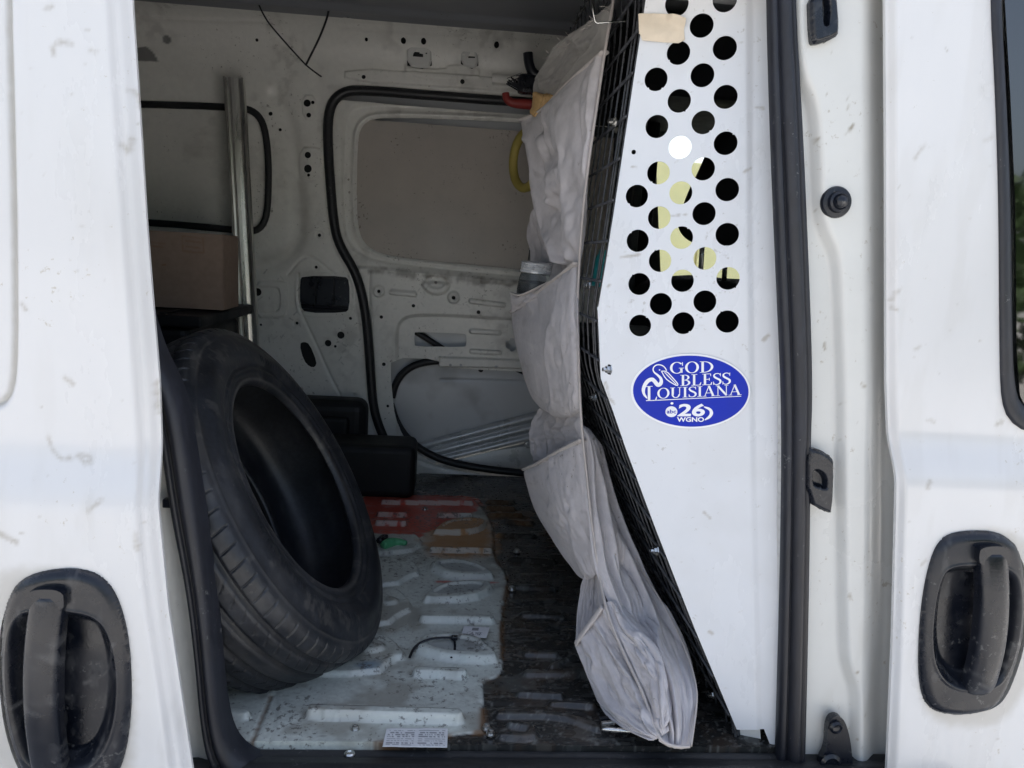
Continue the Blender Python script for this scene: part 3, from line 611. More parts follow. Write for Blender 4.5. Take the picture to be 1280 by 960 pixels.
for x, y, r in ((410, 429, 4.2), (426, 419, 4.6), (419, 433, 1.8), (438, 398, 2.0), (371, 404, 2.0), (326, 406, 1.6), (444, 493, 2.2), (385, 194, 4.0), (385, 211, 5.0), (386, 219, 2), (384, 129, 4.5), (391, 128, 2.2), (386, 144, 3), (399, 294, 2.2), (395, 334, 2), (338, 142, 2.6), (350, 162, 2), (322, 365, 5), (505, 54, 3.2), (530, 55, 3.2), (620, 60, 3.2), (455, 97, 2.6), (578, 103, 2.8), (322, 51, 2), (209, 50, 0.1), (459, 52, 2)):
    ps.holec(x, y, r)
for x, y, r in ((399, 294, 6), (395, 334, 5), (371, 404, 5)): ps.bumpc(x, y, r, -.002, .003)
# header rail
ps.bump([(430, 84), (560, 92), (690, 101), (690, 120), (560, 110), (430, 103)], .010, .006, 1)
ps.bump([(425, 36), (560, 44), (720, 54), (720, 62), (560, 52), (425, 44)], .006, .006, 1)
ps.bump([(505, 76), (512, 84), (556, 86), (560, 80), (600, 82), (600, 104), (505, 100)], .006, .006, 1)
ps.bump([(170, 24), (355, 32), (355, 37), (170, 29)], .005, .004, 0)
ps.paint('scratch', [(171, 60), (183, 58), (192, 66), (198, 77), (171, 76)], .001, 100, 0, amt=.8)
for x, y, r in ((209, 50, 5),): ps.paint('scratch', ps.circ(x, y, r), .001, 100, 0, amt=.8, raw=True)
for i in range(55):
    x, y = random.uniform(320, 450), random.uniform(340, 500); a = random.choice((.5, -.7, 1.2))+random.uniform(-.3, .3); l = random.uniform(1.5, 7)
    ps.paint('scratch', [(x, y), (x+l*math.cos(a), y+l*math.sin(a))], .001, 200, 0, False, .0006, .003, random.uniform(.3, .9))
ps.at['grime'] = .28*sm((fbm(ps.uu, ps.vv, 9, 3)-.5)/.25)*sm((fbm(ps.uu, ps.vv, 40, 13)-.4)/.3)
for p, w_ in (([(330, 325), (365, 312), (378, 285), (374, 230)], .012), ([(400, 345), (372, 342)], .004), ([(450, 345), (456, 400), (458, 480)], .003)): ps.paint('grime', p, .012, 40, 1, False, w_, .03, .38)  # darker bands along the corner groove, vent top and door seal
wall = ps.build('side_wall', M_int, van, .003)
prism('shade_backing', [(-200, -60), (405, -60), (405, 280), (440, 352), (452, 480), (462, 560), (-200, 560)], (0, WY+.024, 0), nW, .004, M_tote, wall)  # added black sheet behind the wall so its holes look dark
prism('shade_backing', [(406, -60), (800, -60), (800, 124), (440, 98), (406, 98)], (0, WY+.024, 0), nW, .004, M_tote, wall)
# ceiling
pr = Panel((0, 0, ZC+.001), X1, -Y1, np.arange(-1.26, 1.3, .008), np.arange(-1.29, .0, .006))
for yy in (1.18, .75, .35): pr.h += .014*sm(1-np.abs(pr.vv+yy)/.035)
for a in ([(428, 12), (440, 32), (560, 38), (690, 46)],): pr.groove([(x, y) for x, y in a], .006, .004)
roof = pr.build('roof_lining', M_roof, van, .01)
# vent tub behind the opening, slot backing
for pts, nm, dp, mt in ((VENT, 'vent_box', .06, M_plas),):
    p3 = [atY(x, y, WY+.004) for x, y in pts]; c = np.mean(p3, 0)
    box('vent_box', (c[0], WY+.085, c[2]), (.26, .02, .20), M_plas, wall, bev=.01)
    box('vent_rim', (c[0]+.0, WY+.012, c[2]-.045), (.15, .012, .010), M_plas, wall, bev=.006)
    prism('vent_plate', [(376+(x-406)*1.04+30, 368+(y-368)*1.05) for x, y in VENT], (0, WY+.016, 0), nW, .004, M_plas, wall, 1)
for dx in (-.055, 0, .055): box('vent_flap', (c[0]+dx, WY+.010, c[2]+.008), (.052, .004, .085), M_plas, wall, rot=(R_(-8), 0, 0), bev=.002)
box('outer_body_side', (-.37, WY+.125, 1.2), (1.8, .02, 1.6), M_skin, wall, bev=0)
# rear quarter blank + seal
tube('window_seal', [atY(x, y, WY-.004) for x, y in [(-260, 118), (170, 130), (300, 134), (320, 140), (331, 158), (336, 200), (335, 262), (329, 282), (317, 290), (290, 287), (183, 277), (-260, 256)]], .0105, M_rub, wall, 10, 2)
# header brackets with punched openings
for pts, hls in (([(508, 55), (539, 57), (540, 82), (528, 86), (509, 82)], [[(517, 67), (521, 62), (525, 67), (529, 68), (529, 72), (516, 71)], [(532, 65), (534, 65), (534, 68), (532, 68)]]), ([(576, 59), (597, 60), (598, 82), (590, 86), (576, 80)], [[(585, 73), (588, 64), (592, 64), (594, 73)], [(578, 67), (581, 67), (581, 70), (578, 70)]])):
    p = np.array([atY(x, y, WY-.012) for x, y in pts]); lo = p.min(0)-.004; hi = p.max(0)+.004
    q = Panel((0, WY-.012, 0), X1, Z1, np.arange(lo[0], hi[0], .0016), np.arange(lo[2], hi[2], .0016)); q.clip(pts, 1)
    q.h += .005*sm(-q.sd(pts, k=1, m=.1)/.006)
    for h_ in hls: q.hole(h_, 0)
    prism('bracket_shade_backing', pts, (0, WY-.0105, 0), nW, .001, M_tote, wall)  # added black sheet so the bracket openings look dark
    q.build('rail_bracket', M_jamb, wall, .003)

# ---------------------------------------------------------------- far sliding door
YDR = WY+.028
pd = Panel((0, YDR, 0), X1, Z1, np.r_[np.arange(-.48, .12, .0023), np.arange(.12, .50, .005)], np.r_[np.arange(.46, .78, .004), np.arange(.78, 1.14, .0021), np.arange(1.14, 1.72, .0042)])
WINF = [(446, 175), (452, 155), (468, 146), (540, 147), (690, 154), (800, 160), (800, 346), (690, 341), (640, 336), (495, 322), (465, 313), (450, 298), (445, 268)]
pd.h += .016*sm(.5-pd.sd(WINF, k=2, m=.2)/.010)*0
ring = [(428, 175), (432, 142), (448, 128), (540, 131), (690, 138), (800, 144), (800, 362), (690, 350), (640, 346), (480, 330), (448, 318), (432, 300), (428, 270)]
dr = pd.sd(ring, k=2, m=.2); pd.h -= .014*sm(.5-dr/.012)
dw = pd.sd(WINF, k=2, m=.2); pd.h += .010*np.exp(-((dw-.010)/.007)**2)
pd.hole(WINF, 2)
pd.bump([(428, 215), (438, 217), (441, 262), (430, 262)], .004, .003, 1)
for x, y in ((435, 224), (436, 240)): pd.holec(x, y, 1.6)
# lower door: pressings
pd.step([(440, 334), (475, 334), (700, 356), (800, 362), (800, 620), (440, 620)], .010, .010, 1)
pd.bumpc(474, 364, 8, .008, .005); pd.bumpc(567, 372, 8, .008, .005); pd.bumpc(474, 364, 4, -.004, .003); pd.bumpc(567, 372, 4, -.004, .003)
pd.bump([(524, 350), (566, 352), (560, 366), (545, 371), (530, 364)], .010, .008, 2)
pd.bump([(531, 343), (560, 345), (557, 358), (545, 362), (534, 356)], -.006, .004, 2)
for a, b_ in (((490, 365), (518, 368)), ((589, 376), (628, 381)), ((590, 414), (623, 416)), ((590, 439), (623, 441)), ((603, 350), (640, 353))): pd.rib([a, b_], .009, .008, 0)
pd.step([(497, 446), (496, 415), (500, 402), (512, 394), (560, 394), (640, 399), (760, 405), (760, 620), (497, 620)], -.012, .014, 2)
pd.hole([(519, 415), (580, 417), (583, 419), (583, 432), (580, 434), (520, 433), (518, 431), (518, 417)], 1)
pd.hole([(632, 426), (637, 426), (638, 423), (643, 423), (644, 427), (648, 427), (648, 435), (644, 436), (643, 440), (638, 439), (637, 436), (632, 435)], 0)
CUT = [(489, 447), (549, 449), (549, 461), (800, 470), (800, 606), (640, 598), (590, 593), (545, 582), (518, 565), (503, 545), (494, 520), (491, 495), (489, 470)]
pd.hole(CUT, 1)
pd.h += .012*sm(.5-pd.sd([(549, 446), (800, 456), (800, 464), (549, 458)], k=0, m=.05)/.006)
for x, y, r in ((474, 364, 2.2), (567, 372, 2.4), (545, 353, 2), (517, 382, 2.2), (477, 396, 2.2), (598, 390, 2.4), (480, 455, 2.4), (485, 507, 1.8), (580, 597, 2.2), (563, 456, 1.8), (576, 456, 1.8), (620, 458, 2)): pd.holec(x, y, r)
pd.bumpc(480, 455, 6, -.002, .003)
pd.groove([(462, 340), (461, 380), (466, 450), (470, 520), (480, 545), (489, 556)], .006, .006)
pd.groove([(520, 575), (560, 590), (640, 598), (700, 600)], .005, .006)
pd.at['grime'] = .22*sm((fbm(pd.uu, pd.vv, 10, 3)-.5)/.22)*sm((fbm(pd.uu, pd.vv, 45, 13)-.4)/.3)
pd.paint('grime', [(462, 338), (500, 342), (560, 346), (600, 352), (660, 354)], .022, 45, 1, False, .006, .012, .75)  # mottled darker band under the window lip
for i in range(60):
    x, y = random.uniform(462, 640), random.uniform(350, 450); a = random.uniform(-1.5, 1.5); l = random.uniform(1, 6)
    pd.paint('scratch', [(x, y), (x+l*math.cos(a), y+l*math.sin(a))], .001, 200, 0, False, .0005, .003, random.uniform(.15, .6))
odoor = pd.build('opposite_door', M_int, van, .003)
prism('shade_backing', [(466, 350), (760, 368), (760, 410), (466, 408)], (0, YDR+.016, 0), nW, .003, M_tote, odoor)  # added black sheet that makes the small door holes look dark
prism('shade_backing', [(466, 409), (486, 409), (486, 530), (470, 530)], (0, YDR+.016, 0), nW, .003, M_tote, odoor)
# blank of the window, outer skin, reinforcement
pb = Panel((0, YDR+.02, 0), X1, Z1, np.arange(-.44, .50, .01), np.arange(1.02, 1.68, .01)); pb.h += .004*np.sin(pb.uu*3)*np.cos(pb.vv*2)
pb.build('window_blank', M_blank, odoor, .004)
pk = Panel((0, YDR+.075, 0), X1, Z1, np.arange(-.46, .50, .004), np.arange(.44, 1.10, .004))
pk.groove([(551, 474), (600, 475), (680, 477)], .003, .003, 0); pk.h += .012*np.cos((pk.vv-.8)*4)
pk.at['grime'] = .5*sm((fbm(pk.uu, pk.vv, 8, 7)-.5)/.3); pk.build('outer_skin', M_skin, odoor, .004)
def quadrib(name, A, B, C_, D_, Y, mt, prof, n=30):
    a, b_, c, d = [atY(*p, Y) for p in (A, B, C_, D_)]; V = []; m_ = len(prof)
    for i in range(n):
        s_ = i/(n-1)
        for t, h in prof: V.append((a*(1-s_)+b_*s_)*(1-t)+(d*(1-s_)+c*s_)*t+np.array([0, -h, 0]))
    F = [(i*m_+j, i*m_+j+1, (i+1)*m_+j+1, (i+1)*m_+j) for i in range(n-1) for j in range(m_-1)]
    return mesh(name, V, np.array(F), mt, odoor)
rp_ = []
for t in np.linspace(0, 1, 41): rp_.append((t, .010+.014*abs(math.sin(t*3*math.pi))**.6*(1 if .02 < t < .98 else 0)))
quadrib('reinforcement_bar', (505, 557), (760, 490), (760, 528), (545, 580), YDR+.062, M_bar, rp_)
quadrib('inner_bottom_skin', (540, 576), (760, 540), (760, 604), (560, 596), YDR+.066, M_bar, [(0, 0), (.3, .006), (.7, .004), (1, 0)])
for x, y in ((547, 557), (660, 556)):
    c = atY(x, y, YDR+.044); lathe('bar_rivet', [(0, 0), (.012, 0), (.011, .004), (.006, .005), (.0055, .001), (0, .001)], c, nW, M_bar, odoor, 16)
tube('skin_seal', [atY(x, y, YDR+.028) for x, y in [(620, 452), (560, 450), (525, 453), (505, 464), (494, 480), (490, 497)]], .012, M_rub, odoor, 8)
tube('skin_seal', [atY(x, y, YDR+.026) for x, y in [(488, 505), (495, 528), (510, 550), (536, 568), (562, 578), (603, 586), (660, 592)]], .013, M_rub, odoor, 8)
tube('lock_rod', [atY(x, y, YDR+.045) for x, y in [(515, 412), (530, 421), (550, 434), (562, 441)]], .010, M_rub, odoor, 8)
box('latch_bracket', (atY(640, 466, YDR)[0]+.06, YDR+.03, atY(640, 466, YDR)[2]), (.09, .02, .03), M_plas, odoor, rot=(0, R_(20), 0), bev=.004)
c = atY(601, 462, YDR+.03); lathe('rubber_plug', [(0, 0), (.009, 0), (.008, .008), (0, .009)], c, nW, M_plas, odoor, 16)
tube('door_seal', [atY(x, y, WY-.002) for x, y in [(800, 135), (690, 130), (560, 121), (450, 112), (428, 115), (413, 130), (409, 160), (412, 220), (417, 280), (424, 307), (446, 343), (456, 383), (461, 430), (464, 480), (467, 512), (477, 543), (492, 570), (515, 592)]], .0150, M_rub, odoor, 10, 2)
ribbon('track_cover', [(615, 92), (640, 94), (700, 97)], [(615, 112), (640, 114), (700, 118)], (0, WY-.02, 0), nW, [(0, 0), (.1, .008), (.4, .008), (.45, .002), (.6, .002), (.65, .008), (.9, .008), (1, 0)], M_int, odoor, 10, 0)

# ---------------------------------------------------------------- partition: panel, mesh, bolts
A = atY(752, 400, .05); B = atY(968, 400, -.03); U = np.array([B[0]-A[0], B[1]-A[1], 0]); U /= np.linalg.norm(U)
PO = np.array([A[0], A[1], 0]); PN = np.cross(U, Z1)
LE = [(806, -260), (807, -100), (807, 0), (789, 120), (768, 260), (757, 330), (748, 383), (746, 384), (747, 388), (751, 473), (765, 510), (782, 560), (821, 665), (868, 785), (921, 912)]
part = empty('partition', (float(PO[0]), float(PO[1]), FZ), 'white steel bulkhead with punched round holes and black wire mesh between cargo bay and cab', 'partition')
pp = Panel(PO, U, Z1, np.arange(-.12, .40, .0020), np.arange(.50, 1.84, .0025))
pp.clip(LE+[(955, 913), (966, 940), (985, 940), (985, -260)], 0)
HOLES = [(846, 5), (906, 0), (877, 32), (906, 60), (848, 66), (820, 99), (878, 94), (907, 121), (849, 126), (821, 158), (879, 153), (907, 179), (850, 184), (823, 216), (879, 211), (909, 237), (851, 241), (796, 245), (824, 272), (880, 267), (909, 293), (852, 297), (797, 301), (825, 326), (881, 323), (910, 348), (853, 351), (799, 355), (826, 380), (881, 377), (909, 402), (854, 404), (800, 407), (876, -28), (846, -55), (905, -60), (876, -88), (846, -115), (905, -120)]
rh = np.linalg.norm(hit(865.5, 240, PO, PN)-hit(850, 240, PO, PN))*.93
for x, y in HOLES:
    c = pp.uv([(x, y)])[0]; t = np.linspace(0, 2*math.pi, 41)[:-1]; pp.hole(np.stack([c[0]+rh*np.cos(t), c[1]+rh*np.sin(t)], 1), 0, True)
pp.holec(792, 190, 3.0)
pp.h += .0016*(fbm(pp.uu, pp.vv, 7, 52, 3)-.5)*2
pp.h += .006*sm(.5-pp.sd([(936, -300), (937, 300), (942, 600), (950, 960), (1200, 960), (1200, -300)], k=0, m=.4)/.012)*-.6
for p, wd in [([(776, 322), (800, 318)], .0012), ([(748, 322), (760, 320)], .001), ([(752, 500), (757, 478), (762, 498), (768, 505)], .0014), ([(930, 215), (938, 210)], .0012), ([(790, 208), (795, 209)], .001), ([(945, 133), (955, 135)], .0014), ([(880, 640), (888, 648)], .0012), ([(838, 270), (858, 268)], .0008), ([(955, 425), (960, 420)], .0025), ([(760, 358), (762, 356)], .0012), ([(886, 790), (890, 792)], .002)]:
    pp.paint('scratch', p, .002, 220, 0, False, wd, .002, .6)
for i in range(80):
    x, y = random.uniform(760, 950), random.uniform(0, 880); a = random.uniform(-.8, .8); l = random.uniform(1, 9)
    pp.paint('scratch', [(x, y), (x+l*math.cos(a), y+l*math.sin(a))], .001, 300, 0, False, .00025, .001, random.uniform(.1, .45))
pp.at['grime'] = .08*sm((fbm(pp.uu, pp.vv, 12, 9)-.5)/.3)
panel = pp.build('punched_panel', M_pan, part, .002)

# profile of the mesh sheet follows the panel's left edge, shaped round the seats
le3 = np.array([hit(x, y, PO, PN) for x, y in LE]); le3 = le3[np.argsort(le3[:, 2])]
def mX(z): return np.interp(z, le3[:, 2], le3[:, 0])+.002
def mY(z): return np.interp(z, le3[:, 2], le3[:, 1])
zt, zb = 1.80, le3[0, 2]-.06
def mXs(z): return (mX(z-.02)+mX(z)+mX(z+.02))/3
zz = np.linspace(zb, zt, 60)
def wire(path, r): return tube('wire', path, r, M_wire, part, 6, 0)
for off in (.004, .014, .044): wire([(mXs(z), mY(z)+off, z) for z in zz], .0018)
for k in range(1, 24): wire([(mXs(z), .16+.05*k, z) for z in zz], .0017)
for k in range(-4, 1):
    seg = [(mXs(z), .16+.05*k, z) for z in zz if .16+.05*k > mY(z)+.05]
    if len(seg) > 3: wire(seg, .0017)
nz = 22
for i in range(nz):
    z = zb+.02+i*(zt-zb-.04)/(nz-1); x = mXs(z)-.004
    wire([(x, mY(z)+.004, z), (x, 1.30, z)], .0024)
tube('edge_frame', [(mXs(z)+.006, mY(z)+.010, z) for z in zz], .004, M_wire, part, 8, 0)
# backing channel & lower mesh return beside the sill
prism('pillar_cover', [(921, 912), (950, 912), (956, 990), (918, 990)], PO+PN*-.012, PN, .02, M_jamb, part)
for x, y in ((772, 153), (740, 357), (747, 497), (824, 688), (893, 868), (766, 462), (885, 912)):
    c = atY(x, y, .16 if y < 600 else .02)
    zc_ = c[2]; c = np.array([mXs(zc_)-.009, c[1], zc_])
    e_ = hit(x, y, c, (1, 0, 0)); c[1] = e_[1]; c[2] = e_[2]
    lathe('bolt', [(0, 0), (.008, 0), (.008, .0015), (.0055, .0015), (.0052, .006), (.003, .007), (.003, .011), (0, .0115)], c-np.array([.004, 0, 0]), (-1, -.25, 0), M_steel, part, 6)
# masking tape scrap
tp = empty('masking_tape', tuple(float(v) for v in hit(828, 36, PO, PN)), 'torn strip of yellowed masking tape stuck over the topmost panel holes', 'tape')
pt = Panel(PO+PN*.0015, U, Z1, np.arange(-.05, .30, .002), np.arange(1.40, 1.75, .002))
tps = [(798, 17), (812, 17), (836, 18), (848, 20), (858, 24), (857, 30), (855, 36), (856, 50), (848, 54), (830, 53), (803, 51), (799, 40)]
pt.clip(tps, 0); pt.h += .003*sm((fbm(pt.uu, pt.vv, 30, 3)-.4)/.4)+.006*sm(1-pt.sd([(843, 21), (858, 27)], False, 0, m=.03)/.012)
pt.build('tape_strip', M_tape, tp, .0006)

# ---------------------------------------------------------------- oval sticker on the panel
def SP(zx, zy): return 770+zx/7.11, 430+zy/7.11
stk = empty('oval_sticker', tuple(float(v) for v in hit(864, 489, PO, PN)), 'blue and white oval sticker reading GOD BLESS LOUISIANA on the white partition', 'sticker')
def flat(name, polys, lift, mt, parent, depth=.0):
    V = []; F = []
    for p in polys:
        b_ = len(V)
        for x, y in p: V.append(hit(*SP(x, y), PO, PN)+PN*lift)
        F.append(tuple(range(b_, b_+len(p))))
    return mesh(name, V, F, mt, parent, smooth=False)
def ell(cx, cy, a, b_, n=72, tilt=R_(1.0)):
    return [(cx+a*math.cos(t)*math.cos(tilt)-b_*math.sin(t)*math.sin(tilt), cy+a*math.cos(t)*math.sin(tilt)+b_*math.sin(t)*math.cos(tilt)) for t in np.linspace(0, 2*math.pi, n, endpoint=False)]
p_ = ell(662, 418, 532, 332)
prism('sticker_border', [SP(x, y) for x, y in p_], PO, PN, .0006, M_whitev, stk, lift=.0009)
flat('sticker_field', [ell(665, 418, 513, 316)], .0013, M_blue, stk)
def stroke(pts, ws, k=2):
    p = chaikin(np.array(pts, float), k, False); w_ = np.interp(np.linspace(0, 1, len(p)), np.linspace(0, 1, len(ws)), ws)
    T = np.gradient(p, axis=0); T /= np.linalg.norm(T, axis=1)[:, None]+1e-9; Nn = np.stack([-T[:, 1], T[:, 0]], 1)
    a = p+Nn*w_[:, None]/2; b_ = p-Nn*w_[:, None]/2
    return [[tuple(a[i]), tuple(a[i+1]), tuple(b_[i+1]), tuple(b_[i])] for i in range(len(p)-1)]
TK, TN, SR = .15, .055, .045
def rect(x0, y0, x1, y1): return [[(x0, y0), (x1, y0), (x1, y1), (x0, y1)]]
def arc(cx, cy, rx, ry, t0, t1, tx, ty, n=20):   # ring sector, heavy at the sides, light at top and bottom
    o = []
    ts = np.radians(np.linspace(t0, t1, n))
    for a, b_ in zip(ts[:-1], ts[1:]):
        o.append([(cx+rx*math.cos(a), cy+ry*math.sin(a)), (cx+rx*math.cos(b_), cy+ry*math.sin(b_)), (cx+(rx-tx)*math.cos(b_), cy+(ry-ty)*math.sin(b_)), (cx+(rx-tx)*math.cos(a), cy+(ry-ty)*math.sin(a))])
    return o
def serif(x, y, w_=.30): return rect(x-w_/2, y-(SR if y > .5 else 0), x+w_/2, y+(0 if y > .5 else SR))
def glyph(c):
    if c == 'O': return arc(.42, .5, .42, .52, 0, 360, TK, TN, 36), .86
    if c == 'G': return arc(.42, .5, .42, .52, 40, 330, TK, TN, 32)+rect(.62, .05, .76, .42)+serif(.69, .44, .30)[0:1]+rect(.73, .66, .78, .98), .88
    if c == 'D': return rect(.10, 0, .10+TK, 1)+arc(.25, .5, .57, .5, -90, 90, TK, TN, 22)+rect(0, 0, .28, SR)+rect(0, 1-SR, .28, 1), .84
    if c == 'B': return rect(.10, 0, .10+TK, 1)+arc(.28, .75, .32, .25, -90, 90, .13, .05, 14)+arc(.28, .27, .38, .27, -90, 90, TK, .055, 14)+rect(0, 0, .3, SR)+rect(0, 1-SR, .3, 1)+rect(.2, .49, .32, .54), .70
    if c == 'L': return rect(.10, 0, .10+TK, 1)+rect(0, 1-SR, .38, 1)+rect(0, 0, .58, SR+.01)+[[(.50, .03), (.60, 0), (.64, .27), (.60, .27)]], .68
    if c == 'E': return rect(.10, 0, .10+TK, 1)+rect(0, 1-SR, .56, 1)+rect(0, 0, .58, SR+.01)+rect(.2, .48, .46, .53)+rect(.44, .38, .48, .63)+[[(.50, 1), (.57, 1), (.57, .77), (.54, .77)], [(.50, .0), (.60, 0), (.64, .25), (.60, .25)]], .66
    if c == 'S':
        return stroke([(.50, .82), (.42, .95), (.27, .99), (.10, .92), (.06, .76), (.16, .62), (.34, .50), (.50, .37), (.50, .16), (.36, .03), (.20, .01), (.07, .09), (.04, .24)], [.05, .06, .06, .08, .12, .15, .15, .15, .12, .08, .06, .06, .05])+rect(.48, .72, .52, 1)+rect(.02, 0, .06, .28), .58
    if c == 'U': return rect(.10, .3, .10+TK, 1)+rect(.62, .3, .68, 1)+arc(.39, .32, .29, .33, 180, 360, .12, .07, 16)+serif(.17, 1, .34)+serif(.65, 1, .26), .82
    if c == 'I': return rect(.10, 0, .10+TK, 1)+serif(.175, 0, .34)+serif(.175, 1, .34), .38
    if c == 'A': return stroke([(.10, 0), (.40, 1.02)], [.055, .055], 0)+stroke([(.38, 1.02), (.70, 0)], [.15, .15], 0)+rect(.2, .30, .60, .35)+serif(.10, 0, .26)+serif(.71, 0, .32), .84
    if c == 'N': return rect(.12, 0, .175, 1)+rect(.70, 0, .755, 1)+stroke([(.13, .98), (.74, .02)], [.15, .15], 0)+serif(.15, 0, .26)+serif(.12, 1, .26)+serif(.73, 1, .26), .88
def word(txt, x0, y0, x1, y1, hgt0, hgt1=None):
    """baseline from (x0,y0) to (x1,y1) in sticker units, letter height hgt"""
    hgt1 = hgt1 or hgt0; gs = [glyph(c) for c in txt]; tot = sum(g[1] for g in gs)+.03*(len(gs)-1); out = []; cur = 0
    sc = (x1-x0)/tot
    for g, adv in gs:
        for poly in g:
            q = []
            for gx, gy in poly:
                t = (cur+gx)/tot; hh = hgt0*(1-t)+hgt1*t; q.append((x0+(cur+gx)*sc, y0*(1-t)+y1*t-gy*hh))
            out.append(q)
        cur += adv+.03
    return out
letters = word('GOD', 480, 262, 868, 250, 100)+word('BLESS', 572, 372, 1022, 356, 98, 104)+word('L', 268, 505, 372, 502, 132)+word('OUISIANA', 368, 484, 1112, 450, 92, 92)+stroke([(345, 499), (1112, 462)], [7, 6], 0)
flat('lettering', letters, .0018, M_whitev, stk)
bird = stroke([(278, 482), (245, 440), (243, 390), (275, 330), (320, 308), (345, 330), (372, 368), (402, 350), (404, 308), (372, 275), (335, 248), (328, 215), (350, 188), (385, 180), (428, 196), (452, 236)], [6, 20, 30, 34, 34, 34, 36, 34, 26, 18, 12, 10, 10, 10, 9, 8])
bird += stroke([(404, 240), (450, 240), (505, 300), (552, 352), (548, 372), (490, 342), (440, 305), (404, 240)], [9]*4, 1)+stroke([(432, 250), (480, 300), (538, 358)], [7, 9, 6], 1)+[ell(388, 229, 7, 6, 12, 0)]
flat('bird_emblem', bird, .0018, M_whitev, stk)
flat('network_disc', [ell(493, 600, 53, 48, 32, 0)], .0018, M_whitev, stk)
flat('number_dot', [ell(498, 526, 13, 11, 16, 0)], .0018, M_whitev, stk)
flat('channel_swoosh', stroke([(780, 556), (835, 575), (852, 610), (835, 645), (788, 674)], [4, 22, 30, 24, 4]), .0018, M_whitev, stk)
def btext(name, txt, x0, x1, yb, yt, mt, lift, shear=0.0, bold=.0):
    cu = bpy.data.curves.new(name, 'FONT'); cu.body = txt; cu.size = 1; cu.offset = bold; cu.resolution_u = 4
    ob = bpy.data.objects.new('tmp', cu); COL.objects.link(ob); dg = bpy.context.evaluated_depsgraph_get(); me = bpy.data.meshes.new_from_object(ob.evaluated_get(dg)); bpy.data.objects.remove(ob)
    co = np.array([v.co[:] for v in me.vertices]); lo, hi = co.min(0), co.max(0)
    for v in me.vertices:
        tx = (v.co.x-lo[0])/(hi[0]-lo[0]); ty = (v.co.y-lo[1])/(hi[1]-lo[1])
        p = hit(*SP(x0+(x1-x0)*tx+shear*ty, yb+(yt-yb)*ty), PO, PN)+PN*lift; v.co = Vector(p)
    me.name = name; return link(name, me, mt, stk)
btext('channel_number', '26', 545, 785, 642, 528, M_whitev, .0018, 18, .03)
btext('station_letters', 'WGNO', 542, 783, 690, 648, M_whitev, .0018, 0, .03)
btext('network_letters', 'abc', 452, 535, 615, 580, M_blue, .0023, 0, .01)

# ---------------------------------------------------------------- cab seen through holes and mesh
def cabbox(name, c, s_, mt=M_dark, **k): return box(name, c, s_, mt, van, **k)
seat = empty('passenger_seat', (.75, .45, .55), 'black front seat pressed against the far side of the wire mesh', 'seat')
V = []; F = []; zs = np.linspace(.50, 1.13, 30)
for z in zs:
    x = mXs(min(max(z, zb), zt))+.03
    for xx, yy in ((x+.012, .16), (x, .20), (x, .66), (x+.012, .70), (x+.20, .70), (x+.20, .16)): V.append((xx, yy, z))
for i in range(29):
    for j in range(6): F.append((i*6+j, i*6+(j+1) % 6, (i+1)*6+(j+1) % 6, (i+1)*6+j))
F += [tuple(range(6)), tuple(range(29*6, 30*6))]
mesh('backrest', V, F, M_dark, seat)
seat2 = empty('driver_seat', (.9, 1.2, .55), 'black driver seat with a round headrest on two posts seen through the punched holes', 'seat')
YS = 1.02
def blob(pts, Y, dep, nm, mt, par):   # padded shape with rounded faces
    p = chaikin([atY(x, y, Y) for x, y in pts], 2); c = p.mean(0); V = []; n = len(p); L = [(0.0, .0), (.80, .0), (.94, .2), (1, .5), (.94, .8), (.80, 1), (0.0, 1)]
    for s_, t in L:
        for q in p: V.append(c+(q-c)*s_+np.array([0, dep*t, 0]))
    F = [(i*n+j, i*n+(j+1) % n, (i+1)*n+(j+1) % n, (i+1)*n+j) for i in range(len(L)-1) for j in range(n)]
    return mesh(nm, V, F, mt, par)
blob([(905, 160), (893, 182), (880, 212), (868, 235), (858, 262), (852, 280), (858, 294), (872, 304), (900, 308), (940, 306), (975, 290), (985, 220), (970, 165), (940, 140)], YS, .09, 'headrest', M_dark, seat2)
for x in (877, 907): tube('headrest_post', [atY(x+2, 290, YS+.045), atY(x-2, 352, YS+.045)], .0075, M_steel, seat2, 8, 0)
blob([(800, 352), (850, 345), (880, 344), (925, 350), (1000, 350), (1050, 400), (1050, 700), (780, 700), (780, 400)], YS, .12, 'backrest', M_dark, seat2)
# driver's door: dark lining with the window opening
pq = Panel((0, 1.44, 0), X1, Z1, np.arange(.36, 1.62, .01), np.arange(.3, ZC, .01))
pq.hole([(817, 130), (826, 345), (826, 352), (1100, 365), (1100, 158), (860, 156), (840, 158), (835, 168), (822, 175)], 0)
pq.build('driver_door_lining', M_trim, van, .03)
prism('driver_window_pane', [(800, 120), (1120, 120), (1120, 380), (800, 380)], (0, 1.48, 0), nW, .004, M_jar, van)
box('driver_door_pillar', (float(atY(811, 250, 1.3)[0])-.005, 1.34, 1.25), (.05, .10, 1.3), M_dark, van, bev=.02)
box('cab_header', (1.0, 1.2, float(atY(880, 150, 1.2)[2])+.10), (1.2, .6, .2), M_dark, van, bev=.02)
box('belt_guide', (float(atY(797, 300, 1.2)[0]), 1.26, 1.25), (.025, .04, .9), M_trim, van, bev=.008)
bt = empty('teal_bottle', tuple(float(v) for v in atY(748, 345, .46)), 'teal plastic bottle wedged behind the black wire mesh', 'bottle')
cb = atY(750, 338, .17); cb[0] = mXs(cb[2])+.035; cb[1] = hit(750, 338, cb, (1, 0, 0))[1]
lathe('bottle_body', [(0, -.03), (.013, -.03), (.014, -.025), (.014, .018), (.008, .028), (.007, .036), (0, .036)], cb, (0.1, 0, 1), M_teal, bt, 24)

